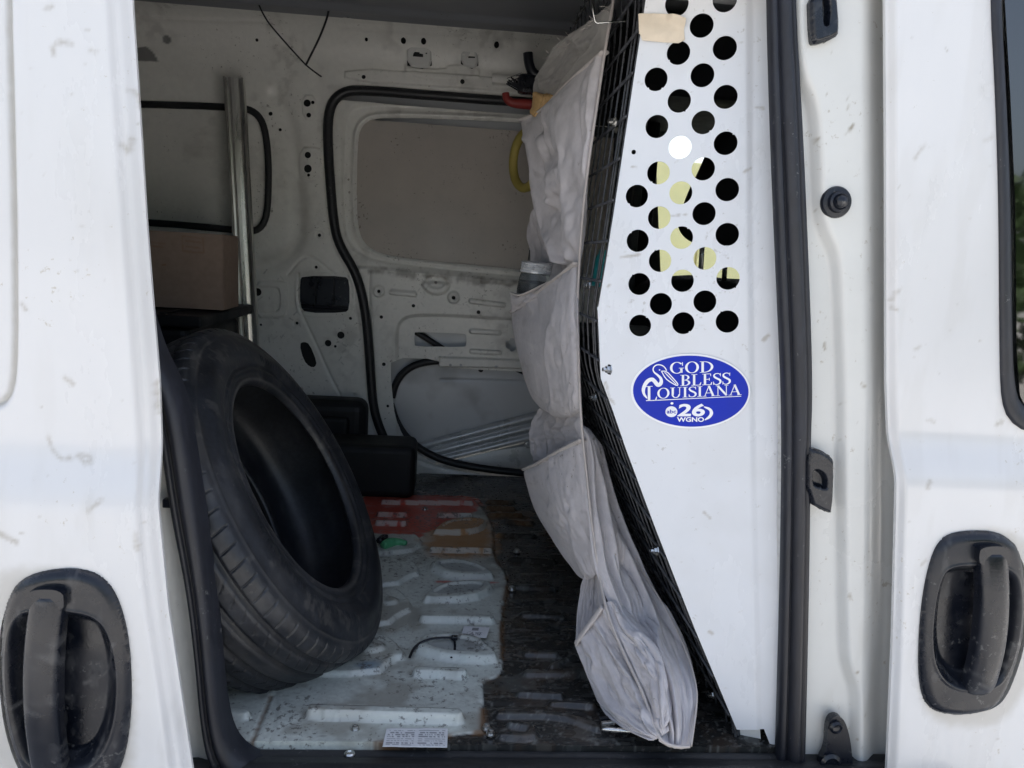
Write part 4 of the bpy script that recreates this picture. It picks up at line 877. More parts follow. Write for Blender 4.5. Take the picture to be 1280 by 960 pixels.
# ---------------------------------------------------------------- tyre
TC = np.array([-.254, .250, .853]); TA = np.array([.867, -.061, .494]); TA /= np.linalg.norm(TA); TR, TB, TW = .316, .200, .180
e_, g_, a_ = frame_of(TA)
half = [(.000, TB+.004), (-.004, TB), (-.016, TB-.002), (-.006, TB+.012)]  # bead toe
outer = [(-.012, TB-.003), (-.002, TB-.001), (.001, TB+.006), (-.001, TB+.014), (.004, TB+.020), (.004, TB+.030), (.008, TB+.045), (.009, TB+.060), (.006, TB+.072), (.000, TB+.084), (-.008, TR-.008), (-.018, TR-.002)]
tread = [(-.03, TR), (-.05, TR+.002), (-.07, TR+.003), (-.0925, TR+.0035), (-.115, TR+.003), (-.135, TR+.002), (-.155, TR)]
back = [(-TW-z, r) for z, r in outer[::-1]]
innr = [(-TW+.012+.004, TB+.004), (-TW+.006, TB+.03), (-TW+.006, TB+.065), (-TW+.025, TR-.018), (-.0925, TR-.012), (-.025, TR-.018), (-.007, TB+.065), (-.008, TB+.03), (-.016, TB+.004)]
prof = chaikin(np.array(outer+tread+back), 2, False); prof = resample(prof, 150)
innp = resample(chaikin(np.array(innr), 2, False), 28); NPf = len(prof)+len(innp); NA = 1400
P2 = np.vstack([prof, innp]); tg = np.roll(P2, -1, 0)-np.roll(P2, 1, 0); tg /= np.linalg.norm(tg, axis=1)[:, None]; nn = np.stack([-tg[:, 1], tg[:, 0]], 1)
TH, ZI = np.meshgrid(np.linspace(0, 2*math.pi, NA, endpoint=False), np.arange(NPf), indexing='ij')
z0_, r0_ = P2[:, 0][ZI], P2[:, 1][ZI]; out_ = (ZI < len(prof)); tr = out_ & (r0_ > TR-.010)
dep = np.zeros_like(z0_)
for zg in (-.040, -.076, -.112, -.146): dep += .0085*np.exp(-((z0_-zg)/.0046)**4)*tr
ang = TH*TR
def sipe(z, pitch, wid, skew, za, zb_, d):
    ph = ((ang+skew*z)/pitch) % 1.0; ph = np.minimum(ph, 1-ph)*pitch
    return d*np.exp(-(ph/wid)**4)*((z > za) & (z < zb_))*tr
dep += sipe(z0_, .0281, .0011, .25, -.032, .01, .004)+sipe(z0_, .0281, .0011, -.25, -.2, -.154, .004)
dep += sipe(z0_, .0281, .0009, .9, -.062, -.046, .003)+sipe(z0_, .0281, .0009, -.9, -.132, -.118, .003)
rs = out_ & (z0_ > -.02) & (~tr)
dep += (.0020*(np.sin((r0_-TB)*900) > .75)*((r0_ > TB+.018) & (r0_ < TB+.030)))*rs
dep -= .0012*np.exp(-((r0_-(TR-.022))/.0015)**2)*rs+.0015*np.exp(-((r0_-(TB+.022))/.0012)**2)*rs
# raised moulded blocks round the sidewall
lt = (np.floor(TH*60/(2*math.pi)*4) % 3 > 0) & ((np.sin(TH*2.0+.4) > .35)) & (r0_ > TB+.044) & (r0_ < TB+.058) & (np.sin(TH*240) > -.5)
dep -= .0008*lt*rs
zz_ = z0_+nn[:, 0][ZI]*(-dep)*-1*0; 
Nz, Nr = nn[:, 0][ZI], nn[:, 1][ZI]
sgn = np.where(out_, 1, 1)
# outward normal sign for the outer profile
test = np.sign(nn[len(prof)//2][1])
z2 = z0_-test*Nz*dep; r2 = r0_-test*Nr*dep
V = TC+z2[..., None]*a_+r2[..., None]*(np.cos(TH)[..., None]*e_+np.sin(TH)[..., None]*g_)
squash = np.clip(FZ+.003-V[..., 2], 0, None); V[..., 2] += squash*.98
idx = np.arange(NA*NPf).reshape(NA, NPf); i2 = np.roll(idx, -1, 0); j2 = np.roll(idx, -1, 1); ij = np.roll(i2, -1, 1)
F = np.stack([idx, i2, ij, j2], -1).reshape(-1, 4)
du_ = .55*sm((fbm(TH*3, z0_*40, 1.3, 5)-.5)/.2)*np.exp(-((r0_-(TR-.012))/.012)**2)*rs
du_ += .55*np.exp(-((r0_-(TB+.004))/.003)**2)*rs+.45*np.exp(-((r0_-(TR-.022))/.0016)**2)*rs*sm((fbm(TH*6, z0_*10, 1, 39)-.35)/.2)+.5*sm((fbm(TH*9, r0_*30, 1, 35)-.58)/.12)*sm((fbm(TH*40, r0_*120, 1, 36)-.4)/.2)*rs  # bead ring lightened as a painted highlight, then dust lines and smears
du_ += .25*sm((fbm(TH*14, r0_*160+z0_*100, 1, 25)-.55)/.2)*tr*(z0_ > -.06)+.25*sm((fbm(TH*5, r0_*60+z0_*60, 1, 29)-.5)/.3)
tyre = mesh('tyre', V.reshape(-1, 3), F, M_tyre, attrs={'dust': np.clip(du_, 0, 1).ravel()})
tag(tyre, 'loose black car tyre without a rim leaning back on the white painted cargo floor', 'tyre')

# ---------------------------------------------------------------- tote, box, black case, aluminium bar
tt = atY(250, 396, .80); zt_ = tt[2]
xr = float(atY(305, 395, 1.18)[0])
tote = empty('storage_tote', (xr-.35, 1.05, FZ), 'black plastic storage tote with a flat lid under the cardboard box', 'tote')
box('tote_body', (xr-.37, 1.05, (FZ+zt_-.03)/2+.002), (.66, .44, zt_-FZ-.034), M_tote, tote, bev=.02, seg=3)
box('tote_lid', (xr-.35, 1.04, zt_-.014), (.70, .48, .028), M_tote, tote, bev=.006)
for i in range(5): box('lid_rib', (xr-.62+i*.13, 1.04, zt_+.001), (.02, .42, .006), M_tote, tote, bev=.002)
YB = .95
fb = [atY(x, y, YB) for x, y in ((183, 283), (279, 293), (276, 389), (186, 389))]
wbx = fb[1][0]+.004
cbx = empty('cardboard_box', (float(wbx-.25), YB+.2, zt_), 'plain brown cardboard box with faint printing on top of the black tote', 'box')
zb0, zb1 = zt_+.006, float(fb[0][2])-.008
pcb = Panel((0, YB, 0), X1, Z1, np.arange(-.95, wbx-.004, .0025), np.arange(zb0, zb1, .0025))
pcb.h += .0025*np.sin(pcb.uu*9+1)*np.sin((pcb.vv-zb0)*12)-.0008*np.exp(-((pcb.vv-zb0-.03)/.002)**2)
for p in ([(228, 295), (254, 298), (255, 316), (229, 314), (228, 295)], [(233, 301), (250, 303)], [(233, 308), (250, 310)], [(188, 302), (206, 305)], [(188, 307), (204, 309)]):
    pcb.paint('print', p, .002, 120, 0, False, .0016, .0015, .6)
pcb.paint('print', [(203, 331), (207, 331)], .001, 100, 0, False, .002, .001, 1)
pcb.build('box_front', M_card, cbx, .004)
bx_b = float(atY(298, 330, YB+.16)[0])
sdv = [(wbx-.004, YB+.002, zb0), (wbx-.004, YB+.002, zb1), (bx_b, YB+.16, zb1-.006), (bx_b, YB+.16, zb0)]
mesh('box_side', sdv+[(x-.004, y, z) for x, y, z in sdv], [(0, 1, 2, 3), (7, 6, 5, 4), (0, 4, 5, 1), (1, 5, 6, 2), (2, 6, 7, 3), (3, 7, 4, 0)], M_card, cbx, smooth=False)
box('box_top', (wbx-.31, YB+.08, zb1-.003), (.60, .152, .004), M_card, cbx, bev=0)
box('box_bottom', (wbx-.31, YB+.08, zb0+.004), (.60, .152, .004), M_card, cbx, bev=0)
# aluminium channel standing up
YA = 1.30
a0 = atY(294, 98, YA); a1 = atY(311, 402, YA)
al = empty('aluminium_channel', (float(a1[0]), YA, FZ), 'tall shiny aluminium channel standing upright behind the cardboard box', 'rail')
wA = .5*np.linalg.norm(atY(283, 100, YA)-atY(308, 100, YA)); dirA = (a1-a0)/np.linalg.norm(a1-a0)
bot = a1+dirA*((a1[2]-FZ)/-dirA[2])
pA = [(-1, .0), (-1, .022), (-.88, .022), (-.86, .004), (-.60, .002), (-.58, .010), (-.34, .012), (0, .010), (.32, .006), (.34, .002), (.66, .002), (.70, .004), (.80, .022), (1, .022), (1, 0), (-1, 0)]
V = []; F = []
for p in (a0, bot):
    for s_, h in pA: V.append(p+np.array([s_*wA, -h, 0]))
nA_ = len(pA); F = [(j, j+1, nA_+j+1, nA_+j) for j in range(nA_-1)]+[tuple(range(nA_-1)), tuple(range(nA_, 2*nA_-1))]
mesh('channel_section', V, F, M_alu, al, smooth=False)
# black case near the far door
bx0 = atY(450, 500, 1.40); bx1 = atY(516, 560, 1.34)
cs = empty('tool_case', (-.35, 1.3, FZ), 'low black tool case on the floor beside the far door', 'case')
def roundbox(name, x0, x1, y0, y1, z0, z1, r, par):
    return box(name, ((x0+x1)/2, (y0+y1)/2, (z0+z1)/2), (x1-x0, y1-y0, z1-z0), M_tote, par, bev=r, seg=4)
c1 = atY(458, 502, 1.27); c2 = atY(516, 557, 1.22)
bb = atZ(505, 626, FZ)
wl = empty('wheel_arch_liner', (-.6, 1.4, FZ), 'black moulded wheel arch cover with rounded corner below the vent opening', 'cover')
roundbox('arch_body', -1.0, float(c1[0]), 1.27, 1.375, FZ+.002, float(c1[2]), .035, wl)
roundbox('arch_inset', -.95, float(c1[0])-.05, 1.255, 1.30, FZ+.06, float(c1[2])-.05, .015, wl)
xr2 = float(atY(518, 600, bb[1])[0]); yb_ = float(bb[1])
roundbox('case_body', -.72, xr2, yb_, min(yb_+.20, 1.25), FZ+.004, float(atY(500, 559, yb_)[2]), .022, cs)

# ---------------------------------------------------------------- canvas organiser
org = empty('canvas_organiser', (.22, .5, FZ), 'grey canvas pocket organiser hanging crumpled on the wire mesh partition', 'organiser')
KO = .85
def YK(y): return (y+1.1)*KO-1.1
def cat(P, t):
    n = len(P); i = np.clip(np.floor(t).astype(int), 0, n-2); f = t-i; i0 = np.clip(i-1, 0, n-1); i3 = np.clip(i+2, 0, n-1); f = f[:, None]
    f = f.reshape((-1,)+(1,)*(P.ndim-1)); p0, p1, p2, p3 = P[i0], P[i], P[i+1], P[i3]
    return .5*((2*p1)+(-p0+p2)*f+(2*p0-5*p1+4*p2-p3)*f**2+(-p0+3*p1-3*p2+p3)*f**3)
def cloth(name, rows, seed, mt=None, nu=90, nv=60, bulge=.03, folds=5, famp=.006, thick=.002, wr=.004, par=None, clampm=True, diag=0.0, gather=0.0):
    G = np.array(rows, float); G[..., 2] = YK(G[..., 2])                        # rows x cols x (px,py,Y)
    A_ = cat(G, np.linspace(0, len(G)-1, nv)); A_ = np.swapaxes(cat(np.swapaxes(A_, 0, 1), np.linspace(0, G.shape[1]-1, nu)), 0, 1)
    v_, u_ = np.meshgrid(np.linspace(0, 1, nv), np.linspace(0, 1, nu), indexing='ij')
    Y = A_[..., 2].copy()
    env = np.sin(math.pi*u_)**.8
    Y -= bulge*env*(.35+.65*np.sin(math.pi*np.clip(v_*.9+.1, 0, 1)))
    ph = u_*folds*2*math.pi+diag*v_*4+2.2*(fbm(u_*2, v_*1.3, 1.6, seed)-.5)*6
    D = famp*1.1*np.sin(ph+.7*np.sin(ph))*(.35+.65*env)*(.6+gather*v_)
    D += wr*2.6*(fbm(u_*1.6+diag*v_, v_*1.3, 1.2, seed+50, 2)-.5)
    cr = fbm(u_*1.6+v_*.8, v_*1.8-u_*.7, 1.8, seed+90, 2); D += wr*.12*np.exp(-((cr-.5)/.03)**2)
    ph2 = (u_*.9-v_*1.3)*folds*5+4*fbm(u_*2, v_*2, 1.5, seed+33); D += famp*.15*np.sin(ph2)*sm((fbm(u_*2, v_*2, 1.5, seed+37)-.45)/.2)
    ed = sm(np.minimum(np.minimum(u_, 1-u_), np.minimum(v_, 1-v_)*1.2)/.10+.15)
    V = np.zeros(A_.shape)
    for i in range(nv):
        for j in range(nu):
            px, py, y = A_[i, j, 0], A_[i, j, 1], Y[i, j]
            d = ray(px, py)
            if clampm:
                # stay on the cargo side of the mesh
                for _ in range(4):
                    P = CAM+d*((y-CAM[1])/d[1]); over = P[0]-(mXs(P[2])-.012)
                    if over > 0 and P[1] > mY(P[2])-.02: y = y-over/(abs(d[0]/d[1])+.05)*.9
                    else: break
            if d[2] < 0:
                yf = CAM[1]+d[1]*((FZ+.017-CAM[2])/d[2]); y = min(y, yf)
            V[i, j] = CAM+d*((y-CAM[1])/d[1])
    Nn = np.cross(np.gradient(V, axis=0), np.gradient(V, axis=1)); Nn /= np.linalg.norm(Nn, axis=2)[..., None]+1e-12
    Nn *= np.sign(np.sum(Nn*(CAM-V), axis=2))[..., None]
    V += Nn*((D+abs(famp)*.4)*ed)[..., None]
    idx = np.arange(nu*nv).reshape(nv, nu)
    F = np.stack([idx[:-1, :-1], idx[1:, :-1], idx[1:, 1:], idx[:-1, 1:]], -1).reshape(-1, 4)
    st = .28*sm((fbm(u_*3, v_*4, 1.7, seed+7)-.56)/.12)*sm((fbm(u_*6, v_*8, 3, seed+9)-.45)/.2)
    o = mesh(name, V.reshape(-1, 3), F, mt or M_cloth, par or org, attrs={'stain': st.ravel()})
    md = o.modifiers.new('thick', 'SOLIDIFY'); md.thickness = thick; md.offset = 0
    return o, V
def R4(a, ys): return [(a[i][0], a[i][1], ys[i]) for i in range(len(a))]
# upper backing with the frayed top
cloth('backing', [R4([(694, 60), (712, 44), (735, 28), (768, 2)], (.75, .66, .55, .44)), R4([(684, 74), (706, 62), (732, 50), (763, 24)], (.80, .70, .58, .44)), R4([(672, 95), (694, 90), (725, 78), (760, 45)], (.86, .74, .60, .44)), R4([(667, 112), (690, 112), (716, 100), (755, 70)], (.88, .76, .62, .44)), R4([(672, 140), (692, 136), (716, 122), (752, 90)], (.9, .78, .62, .45))], 11, M_mesh_cloth, bulge=.0, folds=2, famp=.01, wr=.006)
cloth('backing', [R4([(668, 262), (680, 255), (700, 255), (724, 250)], (.95, .9, .75, .5)), R4([(662, 290), (680, 285), (700, 285), (724, 280)], (.98, .9, .75, .5)), R4([(664, 325), (682, 322), (702, 322), (724, 320)], (.98, .92, .78, .5)), R4([(660, 352), (680, 355), (700, 345), (722, 335)], (.98, .92, .78, .5)), R4([(662, 372), (682, 370), (702, 362), (722, 350)], (.98, .92, .78, .5))], 12, bulge=0, folds=4, famp=.012, wr=.006)
cloth('backing', [R4([(676, 508), (690, 508), (706, 512), (726, 505)], (.85, .8, .65, .46)), R4([(665, 530), (684, 528), (704, 530), (727, 525)], (.88, .8, .66, .46)), R4([(664, 550), (684, 548), (706, 548), (728, 545)], (.88, .8, .66, .45)), R4([(668, 578), (688, 575), (708, 570), (730, 565)], (.86, .78, .66, .45))], 13, bulge=0, folds=4, famp=.01, wr=.006)
cloth('backing', [R4([(738, 700), (742, 700), (746, 702), (750, 704)], (.44, .43, .42, .40)), R4([(728, 735), (736, 735), (746, 735), (754, 735)], (.44, .43, .42, .39)), R4([(722, 765), (734, 765), (746, 762), (756, 758)], (.42, .41, .40, .37)), R4([(720, 802), (732, 800), (746, 790), (760, 775)], (.38, .37, .36, .34))], 14, bulge=0, folds=4, famp=.008, wr=.004)
# pockets
P1, _ = cloth('pocket', [R4([(651, 149), (679, 139), (709, 105), (756, 64)], (.88, .76, .6, .40)), R4([(655, 172), (680, 165), (712, 140), (749, 105)], (.86, .74, .58, .39)), R4([(660, 200), (684, 200), (713, 190), (741, 160)], (.85, .73, .57, .39)), R4([(667, 235), (687, 235), (712, 230), (734, 215)], (.84, .72, .57, .39)), R4([(675, 270), (692, 272), (713, 268), (729, 262)], (.82, .72, .58, .4)), R4([(686, 303), (700, 306), (715, 304), (726, 300)], (.78, .70, .58, .42)), R4([(700, 326), (708, 330), (717, 330), (724, 328)], (.70, .64, .56, .44))], 1, nu=110, nv=90, bulge=.07, folds=2.6, famp=.012, wr=.006, diag=-.8, gather=1.2)
P2_, _ = cloth('pocket', [R4([(640, 389), (663, 373), (692, 351), (721, 328)], (.90, .78, .62, .46)), R4([(642, 415), (666, 404), (694, 388), (722, 365)], (.88, .75, .6, .45)), R4([(649, 446), (672, 442), (698, 430), (723, 410)], (.86, .73, .58, .44)), R4([(657, 476), (679, 476), (702, 468), (724, 455)], (.84, .72, .58, .44)), R4([(669, 502), (686, 505), (706, 500), (725, 490)], (.80, .70, .57, .44)), R4([(690, 517), (702, 521), (714, 520), (726, 513)], (.72, .65, .56, .45))], 2, nu=110, nv=90, bulge=.085, folds=1.6, famp=.007, wr=.006, diag=.9)
P3, _ = cloth('pocket', [R4([(656, 586), (675, 578), (700, 563), (728, 549)], (.80, .70, .58, .44)), R4([(660, 610), (682, 605), (706, 594), (731, 580)], (.78, .68, .56, .43)), R4([(669, 637), (690, 632), (712, 624), (735, 613)], (.74, .65, .54, .42)), R4([(683, 662), (702, 660), (720, 653), (740, 643)], (.68, .60, .51, .41)), R4([(704, 692), (718, 692), (732, 685), (745, 675)], (.58, .52, .46, .39)), R4([(731, 724), (737, 724), (743, 720), (750, 712)], (.46, .44, .41, .38))], 3, nu=110, nv=90, bulge=.07, folds=2.0, famp=.007, wr=.005, diag=.5)
cloth('pocket_back', [R4([(639, 366), (650, 370), (668, 362), (692, 350)], (.80, .76, .70, .62)), R4([(639, 376), (651, 378), (672, 368), (700, 346)], (.81, .76, .68, .60)), R4([(640, 391), (660, 378), (685, 362), (715, 336)], (.84, .77, .66, .50))], 31, nu=50, nv=20, bulge=0, folds=2, famp=.004, wr=.003)
# slack lower sheet, right of the binding
BK, _ = cloth('backing', [R4([(724, 530), (732, 534), (739, 540), (744, 552)], (.44, .46, .50, .53)), R4([(728, 590), (742, 594), (750, 598), (757, 602)], (.42, .44, .47, .49)), R4([(735, 650), (750, 654), (765, 657), (776, 660)], (.38, .40, .43, .45)), R4([(745, 715), (766, 717), (786, 717), (801, 714)], (.34, .35, .37, .39)), R4([(770, 775), (790, 777), (812, 776), (836, 768)], (.28, .28, .29, .31)), R4([(790, 830), (813, 832), (838, 830), (860, 820)], (.22, .21, .21, .24)), R4([(812, 880), (833, 882), (853, 878), (870, 870)], (.16, .14, .14, .16)), R4([(824, 926), (838, 934), (852, 936), (863, 933)], (.08, .08, .08, .09))], 5, nu=110, nv=150, bulge=.0, folds=2.6, famp=.017, wr=.006, diag=-.6)
P4, _ = cloth('pocket', [R4([(720, 803), (730, 788), (741, 774), (753, 757)], (.33, .32, .32, .31)), R4([(729, 826), (743, 818), (757, 806), (768, 794)], (.30, .28, .27, .27)), R4([(740, 858), (758, 852), (776, 842), (793, 830)], (.26, .24, .22, .22)), R4([(755, 890), (775, 886), (795, 876), (815, 862)], (.21, .18, .17, .17)), R4([(778, 909), (796, 907), (812, 900), (830, 888)], (.15, .13, .12, .13)), R4([(812, 925), (820, 924), (827, 920), (836, 914)], (.09, .09, .09, .09))], 4, nu=110, nv=90, bulge=.008, folds=3.0, famp=.009, wr=.004, diag=.6)
P5, _ = cloth('pocket', [R4([(753, 757), (760, 752), (768, 752), (776, 756)], (.31, .30, .30, .31)), R4([(766, 790), (778, 786), (792, 785), (806, 786)], (.27, .26, .25, .27)), R4([(783, 818), (799, 814), (815, 812), (832, 816)], (.23, .21, .20, .22)), R4([(800, 850), (815, 845), (828, 843), (841, 848)], (.18, .165, .16, .18)), R4([(812, 885), (822, 880), (832, 876), (840, 876)], (.14, .12, .12, .14)), R4([(822, 918), (828, 912), (833, 906), (837, 900)], (.10, .09, .09, .10))], 6, nu=90, nv=90, bulge=.008, folds=2.0, famp=.008, wr=.004, diag=.5)
# hems along pocket mouths, binding
def strip(name, pts, w_=.007, mt=None, Yo=-.006):
    p = np.array([atY(x, y, YK(Y)+Yo) for x, y, Y in pts]); return tube(name, p, w_, mt or M_bind, org, 8, 2, sq=.45)
strip('hem', [(651, 150, .87), (679, 140, .75), (709, 106, .59), (756, 65, .39)], .008)
strip('hem', [(640, 390, .89), (663, 374, .74), (692, 352, .59), (721, 329, .45)], .008)
strip('hem', [(656, 587, .79), (675, 579, .66), (700, 564, .54), (728, 550, .43)], .008)
strip('hem', [(720, 804, .32), (730, 789, .31), (741, 775, .31), (753, 758, .30)], .007)
strip('hem', [(639, 366, .79), (650, 370, .75), (668, 362, .69), (692, 350, .61)], .005)
strip('binding', [(768, -60, .42), (767, 0, .42), (762, 30, .40), (755, 70, .39), (745, 140, .38), (736, 200, .38), (729, 260, .39), (725, 310, .42), (724, 335, .44), (722, 370, .44), (723, 440, .43), (725, 500, .43), (728, 545, .42), (733, 590, .41), (738, 640, .39), (743, 680, .37), (749, 720, .35), (758, 762, .29), (770, 795, .25), (786, 830, .21), (802, 862, .165), (812, 890, .13), (820, 915, .10), (828, 928, .085), (845, 934, .08), (862, 933, .08)], .0055)
strip('binding', [(757, 600, .49), (776, 658, .45), (801, 712, .39), (836, 766, .30), (860, 818, .23), (869, 850, .19), (872, 875, .155), (864, 932, .085)], .0035)
# frayed threads
for i in range(46):
    t = random.random(); x = 764-t*80+random.uniform(-3, 3); y = 14+t*66+random.uniform(-2, 4); Y = YK(.44+.40*t)
    p0 = atY(x, y, Y-.01); d = np.array([random.uniform(-.02, .006), random.uniform(-.01, .01), random.uniform(-.006, .022)])
    tube('frayed_thread', [p0, p0+d*.5+np.array([0, 0, .003]), p0+d], .0006, M_bind, org, 4, 1)
# tan glove cuff / leather scrap in the top pocket
lg = empty('leather_scrap', tuple(float(v) for v in atY(682, 132, .8)), 'tan leather scrap poking out of the top canvas pocket', 'leather')
cloth('leather_fold', [R4([(668, 116), (676, 118), (685, 118), (694, 119)], (.80, .78, .77, .76)), R4([(667, 126), (675, 128), (682, 127), (690, 126)], (.80, .77, .76, .75)), R4([(665, 142), (669, 146), (674, 145), (684, 138)], (.79, .77, .76, .75))], 21, M_tan, 30, 24, .01, 1, .004, .004, .003, lg)
# jar
YJR = YK(.84)
jc = atY(671, 336, YJR); jr = .5*np.linalg.norm(atY(650, 336, YJR)-atY(690, 336, YJR))
jar = empty('glass_jar', tuple(float(v) for v in jc), 'glass jar with a silver screw lid standing in the second canvas pocket', 'jar')
axj = (.03, -.06, 1)
lathe('jar_lid', [(0, .014), (jr*.93, .014), (jr, .0125), (jr*1.0, .012), (jr*.96, .010), (jr*1.02, .007), (jr*.97, .004), (jr*1.02, .001), (jr*.98, -.002), (jr*1.03, -.004), (jr*1.03, -.008), (0, -.008)], jc, axj, M_lid, jar, 48)
lathe('jar_glass', [(0, -.14), (jr*.95, -.14), (jr*1.08, -.13), (jr*1.12, -.10), (jr*1.12, -.045), (jr*1.05, -.022), (jr*.95, -.010), (0, -.010)], jc, axj, M_jar, jar, 48)
lathe('jar_contents', [(0, -.135), (jr*.9, -.135), (jr*1.02, -.10), (jr*1.02, -.042), (jr*.9, -.030), (0, -.026)], jc, axj, M_nuts, jar, 32)

# ---------------------------------------------------------------- small things
# tape roll hanging by the far window
c = atY(658, 200, 1.15)
ring_ = empty('tape_roll', tuple(float(v) for v in c), 'yellow ring of tape hanging behind the organiser in front of the far window blank', 'tape')
e2 = np.array([.45, -.0, 0]); pth = [c+np.array([math.cos(t)*.034, math.cos(t)*-.05, math.sin(t)*.078]) for t in np.linspace(0, 2*math.pi, 28, endpoint=False)]
tube('ring_band', pth, .013, M_yring, ring_, 10, 0, closed=True)
# hand brush
c = atY(650, 108, 1.2)
br_ = empty('hand_brush', tuple(float(v) for v in c), 'black brush with dark bristles wedged above the far door near the red handle', 'brush')
tube('brush_handle', [atY(x, y, 1.2) for x, y in [(660, 66), (661, 80), (666, 92), (676, 96), (690, 86)]], .014, M_plas, br_, 8)
bs_ = []
for i in range(70):
    a = random.uniform(0, 6.28); r = random.uniform(0, .035); p = atY(657, 104, 1.2)+np.array([r*math.cos(a)*.8, random.uniform(-.02, .02), r*math.sin(a)*.9]); q = p+np.array([-.03*math.cos(a*3)-.012, random.uniform(-.01, .01), .02*math.sin(a*2)])
    n0 = len(bs_)//4; bs_ += [p, p+np.array([.004, 0, .003]), q+np.array([.002, 0, .003]), q]
mesh('bristles', bs_, np.arange(len(bs_)).reshape(-1, 4), M_plas, br_, smooth=False)['kind'] = 'stuff'
box('brush_head', tuple(atY(662, 106, 1.205)), (.07, .04, .055), M_plas, br_, bev=.012)
rh_ = empty('red_tool', tuple(float(v) for v in atY(655, 126, 1.22)), 'red plastic handled tool lying on the ledge under the black brush', 'tool')
tube('red_handle', [atY(x, y, 1.22) for x, y in [(632, 116), (633, 124), (640, 129), (655, 130), (690, 132)]], [.010, .011, .013, .015, .013], M_redp, rh_, 10)
# wire hook
hk = tube('wire_hook', [atY(x, y, .12) for x, y in [(739, -6), (741, 12), (744, 27), (746, 29), (760, 28), (783, 26)]], .0016, M_steel, None, 8, 0)
tag(hk, 'bent bare steel wire hook at the top of the wire mesh', 'hook')
# cord hanging from the roof
cz = [(321, 0), (327, 14), (335, 28), (347, 42), (360, 57), (372, 70), (382, 81)]
cr1 = tube('ceiling_cord', [atY(x, y, 1.22+.002*i) for i, (x, y) in enumerate([(316, -40)]+cz+[(392, 89), (402, 96)])], .0022, M_rub, None, 6, 2)
tag(cr1, 'thin black cord drooping from the roof down to its knot', 'cord')
cr2 = tube('ceiling_cord', [atY(x, y, 1.225) for x, y in [(404, -50), (411, 0), (411, 14), (407, 28), (399, 48), (390, 66), (382, 82)]], .0030, M_rub, None, 6, 2)
tag(cr2, 'thicker black cord curving down the right side of the knot at the roof', 'cord')
# cable tie
ct = tube('cable_tie', [atZ(x, y, FZ+z) for x, y, z in [(512, 822, .010), (516, 812, .012), (524, 804, .018), (536, 799, .022), (550, 797, .022), (562, 797, .02), (568, 796, .018)]], .0028, M_plas, None, 6, 2, sq=.5)
tag(ct, 'black plastic cable tie curled on the white floor next to the small label', 'cable tie')
b_ = atZ(568, 797, FZ+.018); hd = box('tie_head', tuple(b_), (.012, .010, .008), M_plas, None, bev=.002); hd.parent = ct
tl = tube('tie_tail', [atZ(x, y, FZ+z) for x, y, z in [(567, 797, .018), (569, 806, .014), (568, 816, .012), (564, 822, .012)]], .0024, M_plas, None, 6, 2, sq=.5); tl.parent = ct
# green scrap
gg = empty('green_clip', tuple(float(v) for v in atZ(490, 680, FZ)), 'small green plastic clip with a black knob on the floor beside the tyre', 'clip')
tube('clip_body', [atZ(x, y, FZ+.02) for x, y in [(479, 682), (488, 678), (498, 677), (508, 679)]], [.010, .013, .009, .005], M_green, gg, 8)
tube('clip_knob', [atZ(x, y, FZ+.03) for x, y in [(474, 676), (479, 671), (483, 672)]], .008, M_plas, gg, 8)
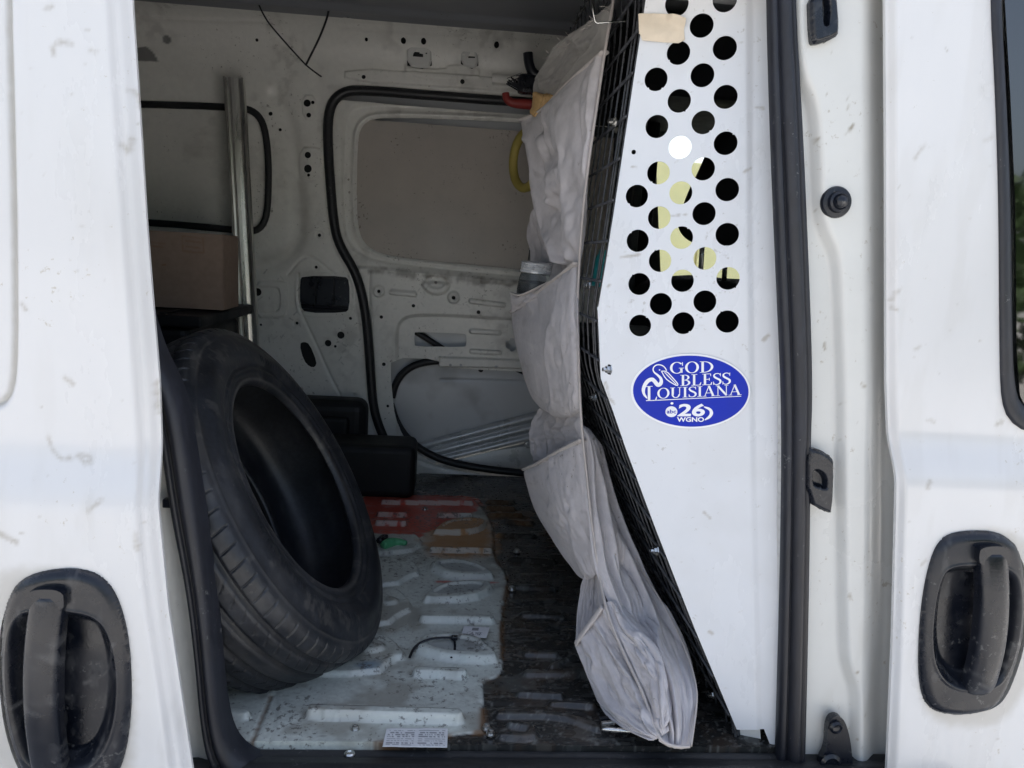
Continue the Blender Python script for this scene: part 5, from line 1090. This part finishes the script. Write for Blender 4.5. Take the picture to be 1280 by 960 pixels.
# paper labels
def label(name, quad, lab, lines, z):
    P = [atZ(x, y, z) for x, y in quad]; nu, nv = 60, 30; u_, v_ = np.meshgrid(np.linspace(0, 1, nu), np.linspace(0, 1, nv), indexing='ij')
    V = (P[0]*((1-u_)*(1-v_))[..., None]+P[1]*(u_*(1-v_))[..., None]+P[2]*(u_*v_)[..., None]+P[3]*((1-u_)*v_)[..., None])
    V[..., 2] += .0012*fbm(u_*3, v_*2, 2, 4); ink = lines(u_, v_)
    idx = np.arange(nu*nv).reshape(nu, nv); F = np.stack([idx[:-1, :-1], idx[1:, :-1], idx[1:, 1:], idx[:-1, 1:]], -1).reshape(-1, 4)
    o = mesh(name, V.reshape(-1, 3), F, M_paper, None, attrs={'ink': ink.ravel()}); md = o.modifiers.new('t', 'SOLIDIFY'); md.thickness = .0006
    tag(o, lab, 'label')
def l1(u, v):
    col_ = ((u > .04) & (u < .47)) | ((u > .53) & (u < .96)); r_ = (np.sin(v*2*math.pi*9) > 0) & (v > .08) & (v < .92); g = noise2(u*60, np.floor(v*9)*7.3, 3) > .35
    return .75*(col_ & r_ & g)
def l2(u, v): return .8*(((u > .35) & (u < .6) & (v > .12) & (v < .4)) | ((u > .2) & (u < .8) & (v > .55) & (v < .8) & (noise2(u*30, np.floor(v*12)*3.1, 5) > .45)))
label('paper_label', [(483, 911), (560, 911), (559, 935), (478, 934)], 'white printed instruction label with two columns of fine text at the floor edge', l1, FZ+.005)
label('paper_label', [(580, 783), (612, 785), (608, 798), (576, 796)], 'small white label scrap beside the black cable tie', l2, FZ+.011)
# pen and black tie at the organiser foot
pe = tube('silver_pen', [atZ(752, 911, FZ+.016), atZ(800, 915, FZ+.016)], [.004, .004, .0035, .002], M_steel, None, 10, 1); tag(pe, 'thin silver pen half hidden under the canvas at the black floor', 'pen')
for i, yy in enumerate((898, 904)):
    o = box('metal_clip', tuple(atZ(757+i*3, yy, FZ+.014)), (.022, .006, .006), M_steel if i else M_plas, None, rot=(0, 0, R_(8)), bev=.001); tag(o, 'small steel clip next to the silver pen on the black floor' if i else 'small black clip behind the silver pen on the black floor', 'clip')
st_ = tube('black_string', [atY(x, y, .125) for x, y in [(838, 886), (846, 884), (856, 889), (863, 886), (870, 880), (868, 889), (858, 893), (850, 888), (842, 892)]], .0022, M_rub, None, 6, 2); tag(st_, 'knotted black string tied at the lower corner of the canvas', 'string')
tag(floor, 'dented cargo floor, half white paint with red and rust stains, half worn black')
bpy.context.view_layer.update()
# parents sit at their thing's base: keep every part where it was modelled
print('objects', len(bpy.data.objects), 'tris', sum(sum(len(p.vertices)-2 for p in o.data.polygons) if len(o.data.polygons) < 4000 else 2*len(o.data.polygons) for o in bpy.data.objects if o.type == 'MESH'))
